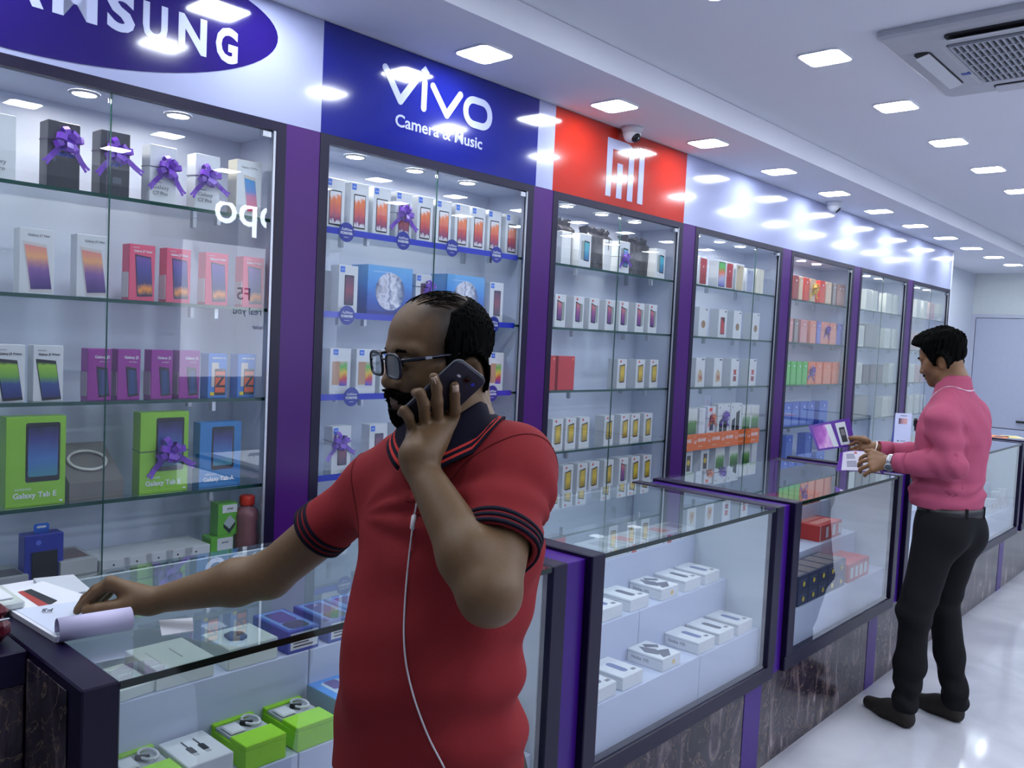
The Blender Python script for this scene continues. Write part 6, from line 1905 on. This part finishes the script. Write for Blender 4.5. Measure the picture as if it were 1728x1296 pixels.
    link('moustache', local(vol_mesh('moustache', must, HO - .15, HO + .15, .003, HAIR, 1), base), root)
    HM = np.eye(4); HM[:3, :3] = HR * hs; HM[:3, 3] = HO - base
    HMx = Matrix(HM.tolist())
    for q_ in (-1, 1):
        o = MB().tube([(q_ * .012, .0975, .0235), (q_ * .026, .0950, .0275), (q_ * .042, .085, .026), (q_ * .054, .072, .019)], [.003, .0042, .0036, .0015], 7).obj('eyebrow', HAIR, root, True)
        o.data.transform(HMx)
        o = MB().lathe([(.0005, -.011), (.006, -.0095), (.0098, -.005), (.011, 0), (.0098, .005), (.006, .0095), (.0005, .011)], 12, (q_ * .032, .0785, -.003)).obj('eye', mat('eye_white', (170, 160, 150), .2), root, True)
        o.data.transform(HMx)
    # shirt
    PINK = fabric('pink_cotton_shirt', (172, 80, 108), 500, .15, .75, .06)
    def folds(P):
        d = .0035 * noise3(P, 24, 13) + .0022 * noise3(P, 60, 14)
        z = P[:, 2]; l, f = (P - base) @ Lf, (P - base) @ Fd
        d = d + .007 * np.sin(z * 95 + 10 * f + 2 * np.sin(l * 20)) * np.exp(-((z - 1.03) / .045) ** 2)
        for S_, E_, W_ in ((SL, EL, WL), (SR, ER, WR)):
            r = np.sqrt(((P - E_) ** 2).sum(1))
            q = (P - E_) @ ((W_ - S_) / np.linalg.norm(W_ - S_))
            d = d + .006 * np.sin(q * 120 + 40 * (z - E_[2])) * np.exp(-(r / .09) ** 2)
            ua = (E_ - S_) / np.linalg.norm(E_ - S_)
            s_ = (P - S_) @ ua
            rr = np.sqrt(((P - S_ - s_[:, None] * ua) ** 2).sum(1))
            d = d + .003 * np.sin(s_ * 70 + 30 * (P - S_) @ Fd) * (rr < .09)
        return d
    SH = Vol()
    SH.ell(T(0, .004, 1.25), (.176, .140, .20), TR, .05)
    SH.ell(T(0, .012, 1.06), (.168, .136, .19), TR, .06)
    SH.ell(T(0, .008, .97), (.165, .132, .10), TR, .05)
    SH.cap(nb - Z3 * .035, T(.10, -.02, 1.375), .056, .05, .05).cap(nb - Z3 * .035, T(-.10, -.02, 1.375), .056, .05, .05)
    SH.cap(SL, T(.05, -.01, 1.34), .058, .06, .05).cap(SR, T(-.05, -.01, 1.34), .058, .06, .05)
    for S_, E_, W_ in ((SL, EL, WL), (SR, ER, WR)):
        SH.cap(S_, E_, .060, .056, .04).cap(E_, E_ + (W_ - E_) * .5, .058, .054, .03).cap(E_ + (W_ - E_) * .5, E_ + (W_ - E_) * .93, .054, .038, .02)
    SH.disp = folds
    solid = lambda P: SH.raw(P) + folds(P)
    uw = [(W_ - E_) / np.linalg.norm(W_ - E_) for E_, W_ in ((EL, WL), (ER, WR))]
    def cut(P, d):
        d = np.maximum(d, -(d + .010))
        d = np.maximum(d, .945 - P[:, 2])
        for (E_, W_), u_ in zip(((EL, WL), (ER, WR)), uw):
            s_ = (P - W_) @ u_ + .022
            near = np.sqrt(((P - W_) ** 2).sum(1)) < .10
            d = np.where(near, np.maximum(d, s_), d)
        q = P - nb
        d = np.maximum(d, np.where(P[:, 2] > nb[2] - .07, .058 - np.sqrt((q @ Lf) ** 2 + (q @ Fd) ** 2), -1))
        return d
    SH.post = cut
    link('shirt', local(vol_mesh('shirt', SH, base + [-.62, -.40, .92], base + [.40, .40, 1.55], .0052, PINK, 1), base), root)
    sh2 = lambda P: solid(P)
    for (E_, W_), u_ in zip(((EL, WL), (ER, WR)), uw):
        L_ = float(np.linalg.norm(W_ - E_))
        o = band(sh2, E_, u_, (L_ - .075, L_ - .022), .003, 'cuff', PINK, root, 28, .075)
        o.data.transform(Matrix.Translation(-Vector(base)))
    # collar
    nth, rows = 32, [(.056, .012, 0), (.057, .036, 0), (.060, .040, 0), (.066, .030, 0), (.076, .004, 0), (.0785, -.003, 1), (.080, -.008, 0)]
    vs, fs, mi = [], [], []
    ax = HR[:, 1]
    for r_, (rad, zz, _) in enumerate(rows):
        for k in range(nth + 1):
            a = math.radians(12 + 336 * k / nth)
            fr_ = max(0.0, math.cos(a))
            p = nb + (Fd * math.cos(a) + Lf * math.sin(a)) * rad * (1 + .12 * fr_ * r_ / 6) + Z3 * (zz - .035 * fr_ ** 2 - .022 * fr_ ** 6 * (r_ / 6) + .014 * (1 - fr_) - .012) + Fd * .006
            if r_ >= 4:
                col_ = p + Z3 * np.linspace(.08, -.08, 65)[:, None]
                i_ = np.flatnonzero(solid(col_) < 0)
                if len(i_): p = p + Z3 * (col_[i_[0]][2] + (.007, .005, .003)[r_ - 4] - p[2])
            vs.append(p - base)
    for r_ in range(len(rows) - 1):
        for k in range(nth):
            fs.append((r_ * (nth + 1) + k, r_ * (nth + 1) + k + 1, (r_ + 1) * (nth + 1) + k + 1, (r_ + 1) * (nth + 1) + k)); mi.append(rows[r_][2])
    mb = MB(); mb.v, mb.f, mb.mi = [tuple(v) for v in vs], fs, mi
    o = mb.obj('collar', [PINK, mat('pale_collar_edge', (226, 190, 206), .6)], root, True)
    sd = o.modifiers.new('t', 'SOLIDIFY'); sd.thickness = .003; sd.offset = 0
    # pocket pen
    pp_ = np.array([T(.085, .04 + .2 * k / 100, 1.285) for k in range(101)])
    p = pp_[np.flatnonzero(solid(pp_) < 0)[-1]] - Z3 * .02
    MB().tube([p - base, p - base + Z3 * .055 + Fd * .006], .0065, 8).cbox(-.010 + (p - base)[0], .004 + (p - base)[0], (p - base)[1] - .012, (p - base)[1] + .012, (p - base)[2] + .02, (p - base)[2] + .05, .003).obj('pocket_pen', BLACK, root)
    # trousers
    BLK = fabric('black_denim', (17, 17, 20), 400, .25, .8, .25)
    kn = [(Y(1543, 1035, 3.86), np.array([1.325, 3.842, .09])), (T(-.10, .045, .50), np.array([1.462, 4.075, .09]))]
    LG = Vol(disp=lambda P: .0045 * noise3(P, 30, 21) + .006 * np.sin(P[:, 2] * 75 + 25 * P[:, 0] + 2 * np.sin(P[:, 1] * 30)) * np.exp(-((P[:, 2] - .14) / .09) ** 2) + .004 * np.sin(P[:, 2] * 60 + 20 * P[:, 0]) * np.exp(-((P[:, 2] - .5) / .08) ** 2))
    LG.ell(T(0, -.008, .90), (.158, .122, .11), TR, .05)
    for sgn, (K, A_) in zip((1, -1), kn):
        LG.ell(T(sgn * .075, -.045, .84), (.085, .085, .10), TR, .05)
        LG.cap(T(sgn * .082, -.01, .83), K, .092, .068, .05).cap(K, K * .45 + A_ * .55, .066, .060, .03).cap(K * .45 + A_ * .55, A_, .060, .052, .03)
    LG.post = lambda P, d: np.maximum(np.maximum(d, P[:, 2] - .965), .045 - P[:, 2])
    link('trousers', local(vol_mesh('trousers', LG, base + [-.35, -.35, .02], base + [.3, .3, 1.0], .0065, BLK, 1), base), root)
    lgs = lambda P: LG.raw(P)
    rows_ = [[p for p, d in surf_ring(lgs, T(0, 0, z), (0, 0, 1), 48, .24, up=(0, 1, 0))] for z in (.935,)]
    rg = rows_[0]
    c0 = T(0, 0, .935)
    vs = []
    for zz, e in ((-.019, .000), (-.019, .005), (.019, .005), (.019, .000)):
        for p in rg:
            d = (p - c0); d[2] = 0; d /= np.linalg.norm(d)
            vs.append(p + d * e + Z3 * zz - base)
    n = 48
    MB().add(vs, [(r * n + k, r * n + (k + 1) % n, ((r + 1) % 4) * n + (k + 1) % n, ((r + 1) % 4) * n + k) for r in range(4) for k in range(n)]).obj('belt', mat('black_leather_belt', (12, 12, 16), .45), root, True)
    for k in (2, 10, 18, 26, 34, 42):
        d = rg[k] - c0; d[2] = 0; d /= np.linalg.norm(d)
        s_ = np.cross(d, Z3)
        ctr = rg[k] + d * .006 - base
        v8 = [ctr + s_ * a * .006 + d * b * .0018 + Z3 * c for a in (-1, 1) for b in (-1, 1) for c in (-.026, .026)]
        MB().add(v8, [(0, 1, 3, 2), (4, 6, 7, 5), (0, 4, 5, 1), (2, 3, 7, 6), (0, 2, 6, 4), (1, 5, 7, 3)]).obj('belt_loop', BLK, root)
    # back pocket seam
    BRN = mat('dark_brown_suede_shoe', (30, 24, 20), .75, var=.2, scale=200, bump=.2)
    for heel, toe in ((np.array([1.367, 3.82, 0]), np.array([1.146, 3.924, 0])), (np.array([1.503, 4.056, 0]), np.array([1.285, 4.129, 0]))):
        d = (toe - heel) / np.linalg.norm(toe - heel); L_ = .27
        sv = Vol().cap(heel + d * .035 + Z3 * .034, heel + d * .14 + Z3 * .034, .036, .038, .03).cap(heel + d * .14 + Z3 * .03, heel + d * (L_ - .03) + Z3 * .024, .042, .028, .03).cap(heel + d * .05 + Z3 * .07, heel + d * .11 + Z3 * .055, .036, .034, .03)
        sv.post = lambda P, dd: np.maximum(dd, .002 - P[:, 2])
        m_ = heel + d * .13 + Z3 * .05
        link('shoe', local(vol_mesh('shoe', sv, m_ - .19, m_ + .19, .006, BRN, 1), base), root)
    # watch and bangle
    WM = mat('steel_watch', (190, 192, 198), .22, .85)
    u_ = (WL - EL) / np.linalg.norm(WL - EL)
    def loop(c, axis, r, n=24, sc=(1, 1)):
        a = np.cross(axis, [0, 0, 1]); a /= np.linalg.norm(a); b = np.cross(a, axis)
        return [c + a * r * sc[0] * math.cos(2 * PI * k / n) + b * r * sc[1] * math.sin(2 * PI * k / n) for k in range(n)]
    wc = WL - u_ * .004
    wt = MB()
    for s_ in (-.007, 0, .007):
        wt.tube([p - base for p in loop(wc + u_ * s_, u_, .032)], .0042, 6, closed=True)
    w_ = wt.obj('wrist_watch', WM, root, True)
    dn = np.array([.25, -.80, -.5]); dn /= np.linalg.norm(dn)
    dn = dn - u_ * (dn @ u_); dn /= np.linalg.norm(dn)
    MB().tube([wc + dn * .028 - base, wc + dn * .040 - base], .020, 18).obj('watch_case', WM, w_)
    MB().tube([wc + dn * .0401 - base, wc + dn * .0408 - base], .016, 18).obj('watch_dial', mat('grey_dial', (96, 104, 112), .15), w_)
    u2 = uw[1]
    MB().tube([p - base for p in loop(WR + u2 * .002, u2 + np.array([0, 0, .25]), .033)], .0035, 8, closed=True).obj('bangle', mat('pale_bangle', (222, 220, 214), .25, .5), root, True)
    return root
person_pink()

def sheet(name, pts, label, body, prints, cat='brochure', bend=0.0, nu=8):
    """thin printed sheet spanned by four corner points (tl, tr, br, bl)"""
    tl, tr, br, bl = [np.array(p) for p in pts]
    nrm = np.cross(tr - tl, bl - tl); nrm /= np.linalg.norm(nrm)
    if nrm @ (tl - CAM) > 0: nrm = -nrm
    def f(u, v, t): return (tl * (1 - u) + tr * u) * (1 - v) + (bl * (1 - u) + br * u) * v + nrm * (t + bend * math.sin(PI * u))
    def strip(u0, u1, v0, v1, t0, t1, m, pn, par, sk=0.0):
        vs, fs = [], []
        for i in range(nu + 1):
            u = u0 + (u1 - u0) * i / nu
            for v, t in ((v0, t0), (v0, t1), (v1, t1), (v1, t0)):
                vs.append(f(u + sk * (v - v0), v, t) - tl)
        for i in range(nu):
            for k in range(4):
                fs.append((4 * i + k, 4 * i + (k + 1) % 4, 4 * i + 4 + (k + 1) % 4, 4 * i + 4 + k))
        fs += [(0, 3, 2, 1), (4 * nu, 4 * nu + 1, 4 * nu + 2, 4 * nu + 3)]
        return MB().add(vs, fs).obj(pn, m, par)
    r = strip(0, 1, 0, 1, 0, .0012, body, name, None)
    r.location = tl
    tag(r, label, cat)
    for q, (pn, m, u0, u1, v0, v1, sk) in enumerate(prints):
        strip(u0, u1, v0, v1, .0013, .0017 + .0004 * q, m, pn, r, sk)
    return r
VIO = mat('violet_print', (86, 34, 150), .3)
P_V = grad('picture_violet_cloud', [(0, (110, 40, 150)), (.4, (176, 90, 190)), (.7, (226, 180, 226)), (1, (150, 70, 180))], 0, .8, 3)
sheet('brochure', [back(1364, 718, 1, 3.92), back(1434, 705, 1, 4.052), back(1443, 752, 1, 4.048), back(1380, 761, 1, 3.92)], 'open purple brochure with phone picture held up by the man in pink', VIO,
      [('cloud_picture', P_V, .06, .50, .08, .93, 0), ('white_panel', CARDW, .38, .52, .10, .94, .06), ('white_frame', CARDW, .62, .86, .10, .92, .02), ('phone_picture', TXK, .68, .82, .28, .82, .02), ('screen_picture', pm((120, 120, 124)), .71, .80, .36, .58, .01)])
sheet('brochure', [back(1418, 764, 1, 3.985), back(1466, 762, 1, 3.975), back(1494, 801, 1, 3.90), back(1411, 795, 1, 3.92)], 'white and purple brochure under the left hand of the man in pink', VIO,
      [('white_page', mat('leaflet_white', (206, 204, 218), .4), .12, .93, .03, .97, 0), ('text_block', pm((150, 150, 170)), .25, .50, .15, .40, 0), ('text_block', pm((150, 150, 170)), .25, .50, .50, .80, 0), ('red_logo', pm((200, 70, 80)), .52, .60, .08, .16, 0), ('dark_picture', TXK, .56, .64, .60, .82, 0)], bend=.012)
# ------------------------------------------------------------------ the other side of the shop (seen mirrored in the glass)
XO = XR - .12
SIGNL = mat('lit_sign_white', (255, 255, 255), .4, emit=(.85, .9, 1.0), strength=14)
CARD2 = mat('backlit_poster_white', (226, 228, 236), .5, emit=(.84, .88, 1.0), strength=3.2)
FACE_NX = (PI / 2, 0, -PI / 2)
def mir(px, py):                        # the point of the opposite wall whose mirror image falls there
    p = back(px, py, 0, -XO)
    return p[1], p[2]
y0, z0 = mir(470, 387); y1, z1 = mir(360, 362)
t = tag(empty('lit_sign', (XO + .04, (y0 + y1) / 2 + .12, (z0 + z1) / 2)), 'lit white sign lettering on the wall behind the camera', 'sign')
MB().box(.0, .06, -.9, .9, -.2, .2).obj('backing', mat('sign_dark_green', (24, 60, 50), .4), t)
lettering('oppo', .40, SIGNL, (-.004, .03, .10), t, FACE_NX, bold=.004)
ya, za = mir(335, 395); yb, zb = mir(470, 640)
t = tag(empty('poster', (XO + .06, (ya + yb) / 2 + .2, (za + zb) / 2)), 'large backlit white advertising poster on the wall behind the camera', 'poster')
w_, h_ = abs(yb - ya) / 2 + .28, abs(za - zb) / 2 - .02
MB().box(0, .02, -w_, w_, -h_, h_).obj('sheet', CARD2, t)
for s_, size, px, py in (('F5', .15, 420, 497), ('Capture the real you', .085, 430, 526), ('Selfie expert and leader', .055, 445, 553)):
    yy, zz = mir(px, py)
    lettering(s_, size, TXK, (-.003, yy - t.location[1] + (.2 if len(s_) > 3 else 0), zz - t.location[2]), t, FACE_NX, bold=.001)
for k in range(5):
    yc = .3 + 1.5 * k
    if k in (1, 2): continue
    c = tag(empty('display_cabinet', (XR - .14, yc + .6, 0)), 'white wall cabinet with shelves on the opposite wall, %s from the camera' % ORD[k], 'cabinet', 'opposite wall cabinets')
    MB().box(.10, .135, -.68, .68, .02, 2.3).obj('back_panel', INNER, c)
    for s_ in (-.68, .665): MB().box(-.1, .0995, s_, s_ + .015, .02, 2.3).obj('side_panel', INNER, c)
    for z in (.5, 1.0, 1.3): MB().box(-.09, .0995, -.664, .664, z, z + .02).obj('shelf', INNER, c)
